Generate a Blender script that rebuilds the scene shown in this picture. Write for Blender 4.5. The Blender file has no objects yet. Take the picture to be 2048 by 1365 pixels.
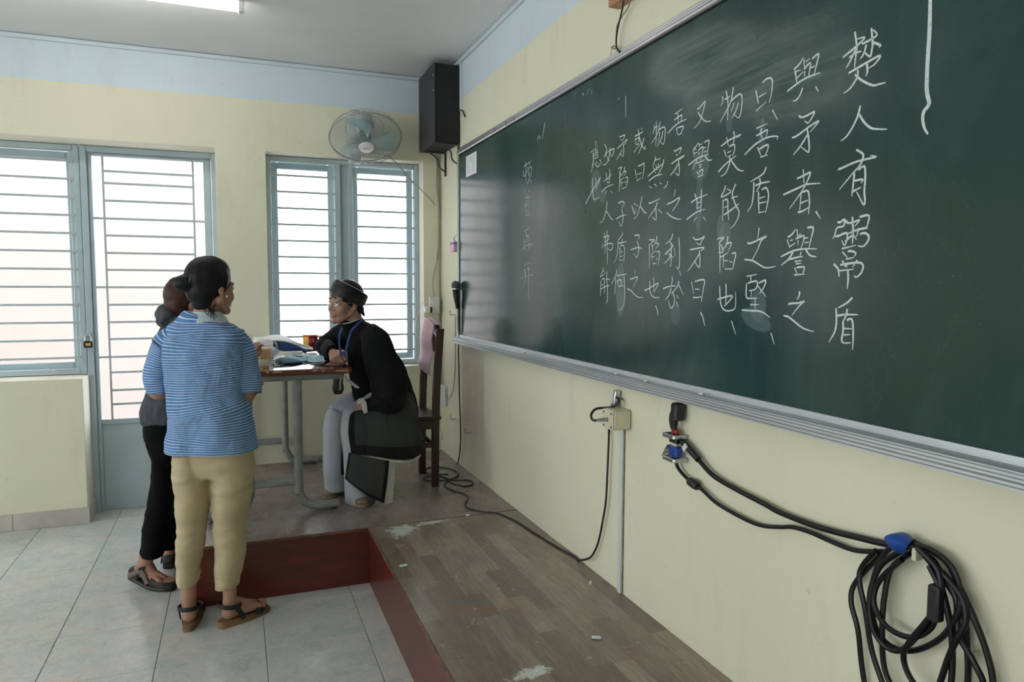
import bpy, math, random
from mathutils import Vector as V, Matrix, noise, Euler
R_ = math.radians
PI = math.pi
random.seed(7)
C = bpy.context.scene.collection
S = bpy.context.scene

# ---------------------------------------------------------------- camera
FPX = 1426.5
CAM = V((-1.362, -4.8638, 1.4557))
_y, _p, _r = R_(21.19), R_(-4.39), R_(0.206)
FW = V((math.sin(_y) * math.cos(_p), math.cos(_y) * math.cos(_p), math.sin(_p)))
RT0 = V((math.cos(_y), -math.sin(_y), 0)); UP0 = RT0.cross(FW)
RT = RT0 * math.cos(_r) + UP0 * math.sin(_r); UP = -RT0 * math.sin(_r) + UP0 * math.cos(_r)
cd = bpy.data.cameras.new('camera'); co = bpy.data.objects.new('camera', cd); C.objects.link(co)
cd.sensor_width = 36; cd.lens = FPX / 2048 * 36; cd.clip_start = .05
co.matrix_world = Matrix(((RT.x, UP.x, -FW.x, CAM.x), (RT.y, UP.y, -FW.y, CAM.y), (RT.z, UP.z, -FW.z, CAM.z), (0, 0, 0, 1)))
S.camera = co

# ---------------------------------------------------------------- world, sun, exposure
S.view_settings.view_transform = 'Standard'; S.view_settings.look = 'None'
S.view_settings.gamma = 1; S.view_settings.use_curve_mapping = False
S.view_settings.exposure = 0.84
w = bpy.data.worlds.new('sky'); S.world = w; w.use_nodes = True
bg = w.node_tree.nodes['Background']
bg.inputs[0].default_value = (.93, .97, 1, 1); bg.inputs[1].default_value = 3.2
sl = bpy.data.lights.new('sun', 'SUN'); so = bpy.data.objects.new('sun', sl); C.objects.link(so)
sl.energy = 1.5; sl.angle = R_(3); sl.color = (1, .96, .9)
so.rotation_euler = V((.1, .36, -.8)).to_track_quat('-Z', 'Y').to_euler()
TUBE = 16.0          # brightness of the fluorescent tubes
S.cycles.max_bounces = 10; S.cycles.diffuse_bounces = 6; S.cycles.transparent_max_bounces = 12
S.cycles.caustics_reflective = False; S.cycles.caustics_refractive = False
S.cycles.sample_clamp_indirect = 6

def W(px, py, x=None, y=None, z=None):          # a measured image point on a known plane of the room
    d = FW + RT * ((px - 1024) / FPX) - UP * ((py - 682.5) / FPX)
    t = (x - CAM.x) / d.x if x is not None else (y - CAM.y) / d.y if y is not None else (z - CAM.z) / d.z
    return CAM + d * t

# ---------------------------------------------------------------- object helpers
def tag(o, label=None, cat=None, group=None, kind=None):
    if label: o['label'] = label
    if cat: o['category'] = cat
    if group: o['group'] = group
    if kind: o['kind'] = kind
    return o
def empty(name, loc, label=None, cat=None, group=None, kind=None):
    o = bpy.data.objects.new(name, None); C.objects.link(o); o.location = loc; o.empty_display_size = .05
    return tag(o, label, cat, group, kind)
def put(o, parent):
    if parent is not None:
        o.parent = parent
        m = Matrix.Translation(parent.location) if parent.parent is None else Matrix.Translation(parent.parent.location)
        o.matrix_parent_inverse = m.inverted() if parent.parent is None and parent.type == 'EMPTY' else Matrix.Identity(4)
    return o
class MB:
    def __init__(s): s.v = []; s.f = []; s.uv = []
    def add(s, vs, fs, uvs=None):
        b = len(s.v); s.v += [V(p) for p in vs]; s.f += [tuple(i + b for i in f) for f in fs]
        s.uv += uvs if uvs else [(0, 0)] * len(vs)
        return s
    def box(s, a, b, bev=0, rot=None, piv=None):
        x0, y0, z0 = [min(a[i], b[i]) for i in range(3)]; x1, y1, z1 = [max(a[i], b[i]) for i in range(3)]
        e = min(bev, (x1 - x0) * .45, (y1 - y0) * .45, (z1 - z0) * .45)
        if e <= 0:
            vs = [(x, y, z) for x in (x0, x1) for y in (y0, y1) for z in (z0, z1)]
            fs = [(0, 1, 3, 2), (4, 6, 7, 5), (0, 4, 5, 1), (2, 3, 7, 6), (0, 2, 6, 4), (1, 5, 7, 3)]
        else:
            vs = []; idx = {}
            for i, X in enumerate((x0, x1)):
                for j, Y in enumerate((y0, y1)):
                    for k, Z in enumerate((z0, z1)):
                        sx, sy, sz = (1, -1)[i] * e, (1, -1)[j] * e, (1, -1)[k] * e
                        idx[i, j, k, 0] = len(vs); vs.append((X, Y + sy, Z + sz))
                        idx[i, j, k, 1] = len(vs); vs.append((X + sx, Y, Z + sz))
                        idx[i, j, k, 2] = len(vs); vs.append((X + sx, Y + sy, Z))
            q = lambda i, j, k, a: idx[i, j, k, a]
            fs = []
            for t in (0, 1):
                f = [q(t, 0, 0, 0), q(t, 1, 0, 0), q(t, 1, 1, 0), q(t, 0, 1, 0)]; fs.append(f if t else f[::-1])
                f = [q(0, t, 0, 1), q(1, t, 0, 1), q(1, t, 1, 1), q(0, t, 1, 1)]; fs.append(f[::-1] if t else f)
                f = [q(0, 0, t, 2), q(1, 0, t, 2), q(1, 1, t, 2), q(0, 1, t, 2)]; fs.append(f if t else f[::-1])
            for i in (0, 1):
                for j in (0, 1):
                    fs.append([q(0, i, j, 1), q(0, i, j, 2), q(1, i, j, 2), q(1, i, j, 1)])
                    fs.append([q(i, 0, j, 0), q(i, 0, j, 2), q(i, 1, j, 2), q(i, 1, j, 0)])
                    fs.append([q(i, j, 0, 0), q(i, j, 0, 1), q(i, j, 1, 1), q(i, j, 1, 0)])
                    for k in (0, 1): fs.append([q(i, j, k, 0), q(i, j, k, 1), q(i, j, k, 2)])
        vs = [V(p) for p in vs]
        if rot is not None:
            pv = V(piv) if piv is not None else (V(a) + V(b)) / 2
            m = Euler(rot).to_matrix(); vs = [pv + m @ (p - pv) for p in vs]
        return s.add(vs, fs)
    def tube(s, pts, r, seg=10, closed=False, sub=6, cap=True, flat=None):
        P = spline([V(p) for p in pts], sub, closed) if sub > 1 else [V(p) for p in pts]
        n = len(P); rs = r if callable(r) else (lambda t: r)
        up = None; vs = []; uvs = []; L = 0
        for i, p in enumerate(P):
            a = P[i - 1] if (i > 0 or closed) else P[0]; b = P[(i + 1) % n] if (i < n - 1 or closed) else P[-1]
            t = (b - a).normalized() if (b - a).length > 1e-9 else V((0, 0, 1))
            if up is None: up = t.orthogonal().normalized()
            up = (up - t * up.dot(t)); up = up.normalized() if up.length > 1e-6 else t.orthogonal().normalized()
            sd = t.cross(up); rr = rs(i / max(1, n - 1))
            if i: L += (p - P[i - 1]).length
            for k in range(seg):
                th = 2 * PI * k / seg; vs.append(p + (up * math.cos(th) + sd * math.sin(th)) * rr); uvs.append((k / seg, L))
        fs = []
        m = n if closed else n - 1
        for i in range(m):
            for k in range(seg):
                a, b = i * seg + k, i * seg + (k + 1) % seg; c = ((i + 1) % n) * seg
                fs.append((a, b, c + (k + 1) % seg, c + k))
        if cap and not closed:
            fs.append(tuple(range(seg))[::-1]); fs.append(tuple((n - 1) * seg + k for k in range(seg)))
        return s.add(vs, fs, uvs)
    def rings(s, rg, seg=32, sub=5, cap=(True, True), fold=None):
        """rg: rows of (centre, half width, half depth, side vector[, squareness]); a smooth loft through them"""
        N = len(rg); rows = []
        arr = [[*V(r[0]), r[1], r[2], *V(r[3]), (r[4] if len(r) > 4 else 2.0)] for r in rg]
        for i in range(N - 1):
            for j in range(sub):
                rows.append(catm(arr, i, j / sub))
        rows.append(arr[-1]); n = len(rows); vs = []; uvs = []; L = 0
        cen = [V(q[:3]) for q in rows]
        for i, q in enumerate(rows):
            t = (cen[min(n - 1, i + 1)] - cen[max(0, i - 1)])
            t = t.normalized() if t.length > 1e-6 else V((0, 0, 1))
            sd = V(q[5:8]); sd = (sd - t * sd.dot(t)).normalized(); dp = t.cross(sd)
            if i: L += (cen[i] - cen[i - 1]).length
            e = 2 / q[8]
            for k in range(seg):
                th = 2 * PI * k / seg; c, sn = math.cos(th), math.sin(th)
                c = math.copysign(abs(c) ** e, c); sn = math.copysign(abs(sn) ** e, sn)
                f = 1 + (fold(i / (n - 1), th) if fold else 0)
                vs.append(cen[i] + sd * (c * q[3] * f) + dp * (sn * q[4] * f)); uvs.append((k / seg, L))
        fs = [(i * seg + k, i * seg + (k + 1) % seg, (i + 1) * seg + (k + 1) % seg, (i + 1) * seg + k) for i in range(n - 1) for k in range(seg)]
        if cap[0]: fs.append(tuple(range(seg))[::-1])
        if cap[1]: fs.append(tuple((n - 1) * seg + k for k in range(seg)))
        return s.add(vs, fs, uvs)
    def ball(s, c, r, rot=None, seg=16, rg=10):
        c = V(c); r = (r, r, r) if not hasattr(r, '__len__') else r
        m = rot if isinstance(rot, Matrix) else Euler(rot or (0, 0, 0)).to_matrix()
        vs = [c + m @ V((0, 0, -r[2]))]
        for i in range(1, rg):
            ph = -PI / 2 + PI * i / rg
            for k in range(seg):
                th = 2 * PI * k / seg
                vs.append(c + m @ V((r[0] * math.cos(ph) * math.cos(th), r[1] * math.cos(ph) * math.sin(th), r[2] * math.sin(ph))))
        vs.append(c + m @ V((0, 0, r[2]))); e = len(vs) - 1
        fs = [(0, 1 + (k + 1) % seg, 1 + k) for k in range(seg)]
        for i in range(rg - 2):
            for k in range(seg):
                a = 1 + i * seg; fs.append((a + k, a + (k + 1) % seg, a + seg + (k + 1) % seg, a + seg + k))
        a = 1 + (rg - 2) * seg; fs += [(a + k, a + (k + 1) % seg, e) for k in range(seg)]
        return s.add(vs, fs)
    def cap2(s, a, b, ra, rb, seg=14):           # a tapered round-ended limb
        a, b = V(a), V(b); s.ball(a, ra, seg=seg); s.ball(b, rb, seg=seg)
        return s.tube([a, b], lambda t: ra + (rb - ra) * t, seg=seg, sub=1)
    def cyl(s, a, b, ra, rb=None, seg=20):
        return s.tube([V(a), V(b)], lambda t: ra + ((ra if rb is None else rb) - ra) * t, seg=seg, sub=1)
    def lathe(s, c, prof, seg=24, axis=(0, 0, 1)):
        ax = V(axis).normalized(); u = ax.orthogonal().normalized(); v = ax.cross(u); c = V(c); vs = []
        for r, h in prof:
            for k in range(seg):
                th = 2 * PI * k / seg; vs.append(c + ax * h + (u * math.cos(th) + v * math.sin(th)) * r)
        n = len(prof)
        fs = [(i * seg + k, i * seg + (k + 1) % seg, (i + 1) * seg + (k + 1) % seg, (i + 1) * seg + k) for i in range(n - 1) for k in range(seg)]
        return s.add(vs, fs)
    def patch(s, rows, su=6, sv=6, thick=0):      # smooth sheet through a grid of points
        G = [spline([V(p) for p in r], su, False) for r in rows]
        cols = list(zip(*G)); H = [spline(list(c), sv, False) for c in cols]; nu, nv = len(H), len(H[0])
        vs = [H[i][j] for j in range(nv) for i in range(nu)]
        uv = [(i / (nu - 1), j / (nv - 1)) for j in range(nv) for i in range(nu)]
        fs = [(j * nu + i, j * nu + i + 1, (j + 1) * nu + i + 1, (j + 1) * nu + i) for j in range(nv - 1) for i in range(nu - 1)]
        if thick:
            nm = []
            for j in range(nv):
                for i in range(nu):
                    du = H[min(nu - 1, i + 1)][j] - H[max(0, i - 1)][j]; dv = H[i][min(nv - 1, j + 1)] - H[i][max(0, j - 1)]
                    q = du.cross(dv); nm.append(q.normalized() if q.length > 1e-12 else V((0, 0, 1)))
            b = len(vs); vs = vs + [p - q * thick for p, q in zip(vs, nm)]; uv = uv + uv
            fs = fs + [tuple(k + b for k in f[::-1]) for f in fs]
            rim = [j * nu for j in range(nv)] + [(nv - 1) * nu + i for i in range(1, nu)] + [j * nu + nu - 1 for j in range(nv - 2, -1, -1)] + [i for i in range(nu - 2, 0, -1)]
            for k in range(len(rim)):
                a, c = rim[k], rim[(k + 1) % len(rim)]; fs.append((a, a + b, c + b, c))
        return s.add(vs, fs, uv)
    def build(s, name, mat, parent=None, smooth=True, angle=40, origin=None):
        me = bpy.data.meshes.new(name); o0 = V(origin) if origin is not None else V((0, 0, 0))
        if parent is not None: base = wloc(parent)
        else: base = o0
        me.from_pydata([p - base for p in s.v], [], s.f)
        if any(u != (0, 0) for u in s.uv):
            l = me.uv_layers.new(name='UVMap')
            for lp in me.loops: l.data[lp.index].uv = s.uv[lp.vertex_index]
        me.update(); me.materials.append(mat)
        o = bpy.data.objects.new(name, me); C.objects.link(o)
        if parent is not None: o.parent = parent; o.location = (0, 0, 0)
        else: o.location = base
        if smooth:
            me.shade_smooth()
            try: me.set_sharp_from_angle(angle=R_(angle))
            except Exception: pass
        return o
def wloc(o):
    p = V((0, 0, 0))
    while o is not None: p = p + o.location; o = o.parent
    return p
def catm(P, i, t):
    n = len(P); a = P[max(0, i - 1)]; b = P[i]; c = P[i + 1]; d = P[min(n - 1, i + 2)]
    return [.5 * (2 * B + (c_ - A) * t + (2 * A - 5 * B + 4 * c_ - D) * t * t + (3 * B - A - 3 * c_ + D) * t ** 3) for A, B, c_, D in zip(a, b, c, d)]
def spline(P, sub, closed=False):
    if sub <= 1 or len(P) < 2: return P
    Q = []; n = len(P)
    if closed:
        for i in range(n):
            q = [list(P[(i + k - 1) % n]) for k in range(4)]
            for j in range(sub): Q.append(V(catm(q, 1, j / sub)))
        return Q
    for i in range(n - 1):
        for j in range(sub): Q.append(V(catm([list(p) for p in P], i, j / sub)))
    Q.append(P[-1]); return Q
def fuse(mb, name, mat, parent=None, vox=.004, smooth=6, fac=.5):       # one continuous skin from overlapping forms
    o = mb.build(name, mat, None, smooth=False)
    m = o.modifiers.new('r', 'REMESH'); m.mode = 'VOXEL'; m.voxel_size = vox; m.use_smooth_shade = True
    m2 = o.modifiers.new('s', 'SMOOTH'); m2.iterations = smooth; m2.factor = fac
    dg = bpy.context.evaluated_depsgraph_get(); dg.update()
    me = bpy.data.meshes.new_from_object(o.evaluated_get(dg)); me.name = name
    o.modifiers.clear(); old = o.data; o.data = me; bpy.data.meshes.remove(old)
    me.materials.clear(); me.materials.append(mat)
    if parent is not None:
        me.transform(Matrix.Translation(-wloc(parent))); o.parent = parent
    me.shade_smooth(); return o
def rumple(o, amp, sc, ani=(1, 1, 1), seed=0):
    me = o.data; off = V((seed * 3.1, seed * 1.7, seed))
    ns = [v.normal.copy() for v in me.vertices]
    for v, n in zip(me.vertices, ns):
        p = V((v.co.x * ani[0], v.co.y * ani[1], v.co.z * ani[2])) * sc + off
        v.co += n * amp * (noise.noise(p) + .5 * noise.noise(p * 2.1))
    me.update()

# ---------------------------------------------------------------- materials
def mat(name, col, rough=.6, metal=0, var=0, vs=8, bump=0, bs=60, bd=.01, spec=.5, emit=0, bdt=5, alpha=None, coat=0, sheen=0, ani=(1, 1, 1), col2=None, coord='Object', sss=0):
    m = bpy.data.materials.new(name); m.use_nodes = True; nt = m.node_tree; N = nt.nodes; L = nt.links
    b = N['Principled BSDF']
    b.inputs['Base Color'].default_value = (*col, 1); b.inputs['Roughness'].default_value = rough; b.inputs['Metallic'].default_value = metal
    b.inputs['Specular IOR Level'].default_value = spec; b.inputs['Coat Weight'].default_value = coat; b.inputs['Sheen Weight'].default_value = sheen
    if sss: b.inputs['Subsurface Weight'].default_value = sss; b.inputs['Subsurface Scale'].default_value = .01
    if emit: b.inputs['Emission Color'].default_value = (*col, 1); b.inputs['Emission Strength'].default_value = emit
    if var or bump or col2:
        tc = N.new('ShaderNodeTexCoord'); mp = N.new('ShaderNodeMapping'); mp.inputs['Scale'].default_value = ani
        L.new(tc.outputs[coord], mp.inputs[0])
    if var or col2:
        n = N.new('ShaderNodeTexNoise'); n.inputs['Scale'].default_value = vs; n.inputs['Detail'].default_value = 6; L.new(mp.outputs[0], n.inputs['Vector'])
        r = N.new('ShaderNodeValToRGB'); r.color_ramp.elements[0].position = .35; r.color_ramp.elements[1].position = .65
        c2 = col2 or tuple(min(1, c * (1 + var)) for c in col); c1 = col if col2 else tuple(c * (1 - var) for c in col)
        r.color_ramp.elements[0].color = (*c1, 1); r.color_ramp.elements[1].color = (*c2, 1)
        L.new(n.outputs['Fac'], r.inputs[0]); L.new(r.outputs[0], b.inputs['Base Color'])
    if bump:
        n2 = N.new('ShaderNodeTexNoise'); n2.inputs['Scale'].default_value = bs; n2.inputs['Detail'].default_value = bdt; L.new(mp.outputs[0], n2.inputs['Vector'])
        bp = N.new('ShaderNodeBump'); bp.inputs['Strength'].default_value = bump; bp.inputs['Distance'].default_value = bd
        L.new(n2.outputs['Fac'], bp.inputs['Height']); L.new(bp.outputs[0], b.inputs['Normal'])
    if alpha is not None: b.inputs['Alpha'].default_value = alpha
    return m
def mixc(nt, fac, a, b):
    x = nt.nodes.new('ShaderNodeMix'); x.data_type = 'RGBA'
    for s_, val in ((x.inputs[0], fac), (x.inputs[6], a), (x.inputs[7], b)):
        if hasattr(val, 'links'): nt.links.new(val, s_)
        else: s_.default_value = val if not hasattr(val, '__len__') else (*val, 1)
    return x.outputs[2]
def mth(nt, op, a, b=None, c=None, clamp=False):
    x = nt.nodes.new('ShaderNodeMath'); x.operation = op; x.use_clamp = clamp
    for i, val in enumerate((a, b, c)):
        if val is None: continue
        if hasattr(val, 'links'): nt.links.new(val, x.inputs[i])
        else: x.inputs[i].default_value = val
    return x.outputs[0]
def ntex(nt, scale, vec=None, detail=4, rough=.5, dist=0):
    n = nt.nodes.new('ShaderNodeTexNoise'); n.inputs['Scale'].default_value = scale; n.inputs['Detail'].default_value = detail
    n.inputs['Roughness'].default_value = rough; n.inputs['Distortion'].default_value = dist
    if vec is not None: nt.links.new(vec, n.inputs['Vector'])
    return n.outputs['Fac']
def ramp(nt, fac, stops):
    r = nt.nodes.new('ShaderNodeValToRGB'); e = r.color_ramp.elements
    while len(e) < len(stops): e.new(.5)
    for k, (p, c) in enumerate(stops):
        e[k].position = p; e[k].color = (*c, 1) if hasattr(c, '__len__') else (c, c, c, 1)
    nt.links.new(fac, r.inputs[0]); return r.outputs[0]
def coords(nt, kind='Object', scale=(1, 1, 1), rot=(0, 0, 0)):
    tc = nt.nodes.new('ShaderNodeTexCoord'); mp = nt.nodes.new('ShaderNodeMapping'); mp.inputs['Scale'].default_value = scale; mp.inputs['Rotation'].default_value = rot
    nt.links.new(tc.outputs[kind], mp.inputs[0]); return mp.outputs[0]
def geo_xyz(nt):
    g = nt.nodes.new('ShaderNodeNewGeometry'); s = nt.nodes.new('ShaderNodeSeparateXYZ'); nt.links.new(g.outputs['Position'], s.inputs[0]); return g.outputs['Position'], s.outputs

# painted walls: yellow below, pale blue band under the ceiling
def wall_mat(dirt):
    m = mat('wall_paint', (.72, .71, .50), .55, spec=.35); nt = m.node_tree; b = nt.nodes['Principled BSDF']
    P, (X, Y, Z) = geo_xyz(nt)
    n = ntex(nt, 1.3, P, 5); yel = ramp(nt, n, [(.3, (.71, .70, .53)), (.7, (.785, .775, .61))])
    blu = ramp(nt, ntex(nt, 1.1, P, 4), [(.3, (.60, .70, .78)), (.7, (.68, .77, .84))])
    edge = mth(nt, 'ADD', Z, mth(nt, 'MULTIPLY', ntex(nt, 6, P, 3), .008))
    f = mth(nt, 'MULTIPLY', mth(nt, 'SUBTRACT', edge, 2.636), 250, clamp=True)
    c = mixc(nt, f, yel, blu)
    g = ramp(nt, ntex(nt, 5, coords(nt, 'Object', (1, 1, .25)), 8, .7), [(.56, 0.), (.75, 1.)])
    low = mth(nt, 'MULTIPLY', g, dirt)
    c = mixc(nt, low, c, (.45, .42, .33))
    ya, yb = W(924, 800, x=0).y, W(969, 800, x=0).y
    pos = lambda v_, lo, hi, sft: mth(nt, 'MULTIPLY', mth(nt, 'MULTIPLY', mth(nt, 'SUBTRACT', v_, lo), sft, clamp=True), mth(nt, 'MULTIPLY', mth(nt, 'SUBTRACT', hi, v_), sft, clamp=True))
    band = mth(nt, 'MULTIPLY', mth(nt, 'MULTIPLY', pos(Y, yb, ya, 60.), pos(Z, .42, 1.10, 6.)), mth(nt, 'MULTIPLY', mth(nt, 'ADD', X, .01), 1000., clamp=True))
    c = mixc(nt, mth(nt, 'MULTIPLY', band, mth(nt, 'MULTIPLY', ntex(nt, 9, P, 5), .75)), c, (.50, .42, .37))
    # small scuffs
    sc = ramp(nt, ntex(nt, 26, P, 2), [(.72, 0.), (.76, 1.)]); c = mixc(nt, mth(nt, 'MULTIPLY', sc, .25), c, (.42, .38, .3))
    nt.links.new(c, b.inputs['Base Color'])
    bp = nt.nodes.new('ShaderNodeBump'); bp.inputs['Strength'].default_value = .12; bp.inputs['Distance'].default_value = .01
    nt.links.new(ntex(nt, 90, P, 4), bp.inputs['Height']); nt.links.new(bp.outputs[0], b.inputs['Normal'])
    return m
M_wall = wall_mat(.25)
M_ceil = mat('ceiling_paint', (.80, .80, .82), .8, var=.04, vs=1.5, bump=.05)
M_reveal = mat('reveal_paint', (.80, .76, .66), .55, var=.04, vs=4)
M_frame = mat('grey_blue_paint', (.42, .52, .56), .38, var=.06, vs=6, bump=.05, bs=25)
M_bar = mat('bar_paint', (.46, .52, .54), .45)
def glass_mat():
    m = bpy.data.materials.new('window_glass'); m.use_nodes = True; nt = m.node_tree; nt.nodes.clear()
    o = nt.nodes.new('ShaderNodeOutputMaterial'); t = nt.nodes.new('ShaderNodeBsdfTransparent'); g = nt.nodes.new('ShaderNodeBsdfGlossy')
    g.inputs['Roughness'].default_value = .03; t.inputs[0].default_value = (.96, .97, .97, 1)
    x = nt.nodes.new('ShaderNodeMixShader'); x.inputs[0].default_value = .06
    nt.links.new(t.outputs[0], x.inputs[1]); nt.links.new(g.outputs[0], x.inputs[2]); nt.links.new(x.outputs[0], o.inputs[0]); return m
M_glass = glass_mat()

# floor tile: pale grey-green with pinkish veins, each tile its own offset
def tile_mat():
    m = mat('floor_tile', (.5, .5, .47), .22, spec=.5); nt = m.node_tree; b = nt.nodes['Principled BSDF']
    oi = nt.nodes.new('ShaderNodeObjectInfo'); cb = nt.nodes.new('ShaderNodeCombineXYZ')
    tc = coords(nt, 'Object'); k = mth(nt, 'MULTIPLY', oi.outputs['Random'], 37.0)
    nt.links.new(k, cb.inputs[0]); nt.links.new(k, cb.inputs[1])
    va = nt.nodes.new('ShaderNodeVectorMath'); va.operation = 'ADD'; nt.links.new(tc, va.inputs[0]); nt.links.new(cb.outputs[0], va.inputs[1]); vv = va.outputs[0]
    base = ramp(nt, ntex(nt, 5, vv, 8, .65, .6), [(.3, (.42, .49, .48)), (.5, (.52, .565, .555)), (.62, (.59, .565, .53)), (.75, (.56, .49, .44))])
    nn = nt.nodes.new('ShaderNodeTexNoise'); nn.inputs['Scale'].default_value = 9; nn.inputs['Detail'].default_value = 5; nt.links.new(vv, nn.inputs['Vector'])
    v2 = nt.nodes.new('ShaderNodeVectorMath'); v2.operation = 'MULTIPLY_ADD'; nt.links.new(nn.outputs['Color'], v2.inputs[0]); v2.inputs[1].default_value = (.05, .05, .05); nt.links.new(vv, v2.inputs[2])
    vo = nt.nodes.new('ShaderNodeTexVoronoi'); vo.voronoi_dimensions = '2D'; vo.feature = 'DISTANCE_TO_EDGE'; vo.inputs['Scale'].default_value = 14; nt.links.new(v2.outputs[0], vo.inputs['Vector'])
    vein = mth(nt, 'MULTIPLY', ramp(nt, vo.outputs['Distance'], [(.0, 1.), (.05, 0.)]), ramp(nt, ntex(nt, 6, vv, 3), [(.45, 0.), (.6, 1.)])); c = mixc(nt, mth(nt, 'MULTIPLY', vein, .45), base, (.74, .74, .70))
    mo = ramp(nt, ntex(nt, 30, vv, 9, .72, .8), [(.38, 0.), (.64, 1.)]); c = mixc(nt, mth(nt, 'MULTIPLY', mo, .38), c, (.70, .72, .71))
    mo2 = ramp(nt, ntex(nt, 17, vv, 9, .7, 1.0), [(.50, 0.), (.68, 1.)]); c = mixc(nt, mth(nt, 'MULTIPLY', mo2, .4), c, (.40, .345, .30))
    nt.links.new(c, b.inputs['Base Color'])
    nt.links.new(ramp(nt, ntex(nt, 30, vv, 6), [(.3, .10), (.7, .24)]), b.inputs['Roughness'])
    bp = nt.nodes.new('ShaderNodeBump'); bp.inputs['Strength'].default_value = .10; bp.inputs['Distance'].default_value = .004
    nt.links.new(ntex(nt, 40, vv, 6, .7, 1.), bp.inputs['Height']); nt.links.new(bp.outputs[0], b.inputs['Normal']); return m
M_tile = tile_mat()
M_grout = mat('grout', (.17, .17, .16), .9)

def wood_strip_mat(name, a, b_, grain, rough=(.14, .30), seed=0):
    m = mat(name, a, .4); nt = m.node_tree; b = nt.nodes['Principled BSDF']
    oi = nt.nodes.new('ShaderNodeObjectInfo')
    tint = ramp(nt, oi.outputs['Random'], [(0., a), (.5, tuple((p + q) / 2 for p, q in zip(a, b_))), (1., b_)])
    P, xyz = geo_xyz(nt)
    mp = nt.nodes.new('ShaderNodeMapping'); mp.inputs['Scale'].default_value = grain; nt.links.new(P, mp.inputs[0])
    g = ntex(nt, 12, mp.outputs[0], 6, .6); c = mixc(nt, ramp(nt, g, [(.35, 0.), (.7, .55)]), tint, tuple(x * .55 for x in a))
    blot = ramp(nt, ntex(nt, 2.6, P, 6, .6, .5), [(.42, 0.), (.70, .5)]); c = mixc(nt, blot, c, (.15, .13, .105))
    rd = ramp(nt, ntex(nt, 3.4, P, 3, .5, .8), [(.58, 0.), (.74, .5)]); c = mixc(nt, rd, c, (.24, .12, .07))
    dust = ramp(nt, ntex(nt, 70, P, 3, .6), [(.70, 0.), (.76, 1.)]); c = mixc(nt, mth(nt, 'MULTIPLY', dust, .35), c, (.55, .55, .52))
    # the scatter of trodden chalk near the joint of the two platforms
    def spot(cx, cy, sx, sy, ang):
        ca, sa = math.cos(ang), math.sin(ang)
        dx = mth(nt, 'SUBTRACT', xyz[0], cx); dy = mth(nt, 'SUBTRACT', xyz[1], cy)
        u = mth(nt, 'ADD', mth(nt, 'MULTIPLY', dx, ca), mth(nt, 'MULTIPLY', dy, sa)); v = mth(nt, 'SUBTRACT', mth(nt, 'MULTIPLY', dy, ca), mth(nt, 'MULTIPLY', dx, sa))
        d = mth(nt, 'SQRT', mth(nt, 'ADD', mth(nt, 'POWER', mth(nt, 'DIVIDE', u, sx), 2.0), mth(nt, 'POWER', mth(nt, 'DIVIDE', v, sy), 2.0)))
        return mth(nt, 'SUBTRACT', 1.0, d, clamp=True)
    p1 = W(805, 1062, z=.2778); p2 = W(865, 1045, z=.2778); p3 = W(1060, 1348, z=.2778)
    s1 = mth(nt, 'MAXIMUM', mth(nt, 'MAXIMUM', spot(p1.x, p1.y, .16, .12, .9), spot(p2.x, p2.y, .15, .04, .2)), spot(p3.x, p3.y, .12, .05, .1))
    k = ramp(nt, mth(nt, 'ADD', mth(nt, 'MULTIPLY', s1, .85), mth(nt, 'MULTIPLY', mth(nt, 'SUBTRACT', ntex(nt, 26, P, 9, .8, .6), .5), 2.4)), [(.34, 0.), (.55, 1.)])
    k = mth(nt, 'MULTIPLY', k, ramp(nt, s1, [(.0, 0.), (.2, 1.)]))
    c = mixc(nt, mth(nt, 'MULTIPLY', k, .85), c, (.66, .71, .68))
    nt.links.new(c, b.inputs['Base Color'])
    nt.links.new(ramp(nt, ntex(nt, 8, P, 5, .7), [(.3, rough[0]), (.7, rough[1])]), b.inputs['Roughness'])
    bp = nt.nodes.new('ShaderNodeBump'); bp.inputs['Strength'].default_value = .12; bp.inputs['Distance'].default_value = .005
    nt.links.new(g, bp.inputs['Height']); nt.links.new(bp.outputs[0], b.inputs['Normal'])
    return m
M_strip1 = wood_strip_mat('worn_parquet', (.195, .150, .115), (.36, .295, .235), (8, .9, 1))
M_strip2 = wood_strip_mat('worn_board', (.25, .215, .195), (.31, .265, .245), (.9, 8, 1), (.2, .36))
M_red = mat('red_wood', (.125, .020, .012), .3, col2=(.065, .014, .009), vs=5, ani=(1, 1, 5), bump=.08, bs=30)
M_edge = mat('worn_edge', (.13, .055, .03), .5, var=.4, vs=20)
M_alu = mat('aluminium', (.62, .62, .66), .33, metal=.85, var=.05, vs=5)
M_alu2 = mat('dusty_aluminium', (.50, .54, .57), .42, metal=.6, col2=(.62, .65, .67), vs=14, ani=(1, .2, 1))
M_dark = mat('dark_gap', (.03, .03, .03), .8)
# ================================================================ STRUCTURE
HP = .2778; YW = .05; HC = 2.885; X0 = -6.2; Y0 = -8.6
def struct(mb, name, m, **k):
    return tag(mb.build(name, m, None, **k), kind='structure')
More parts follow.
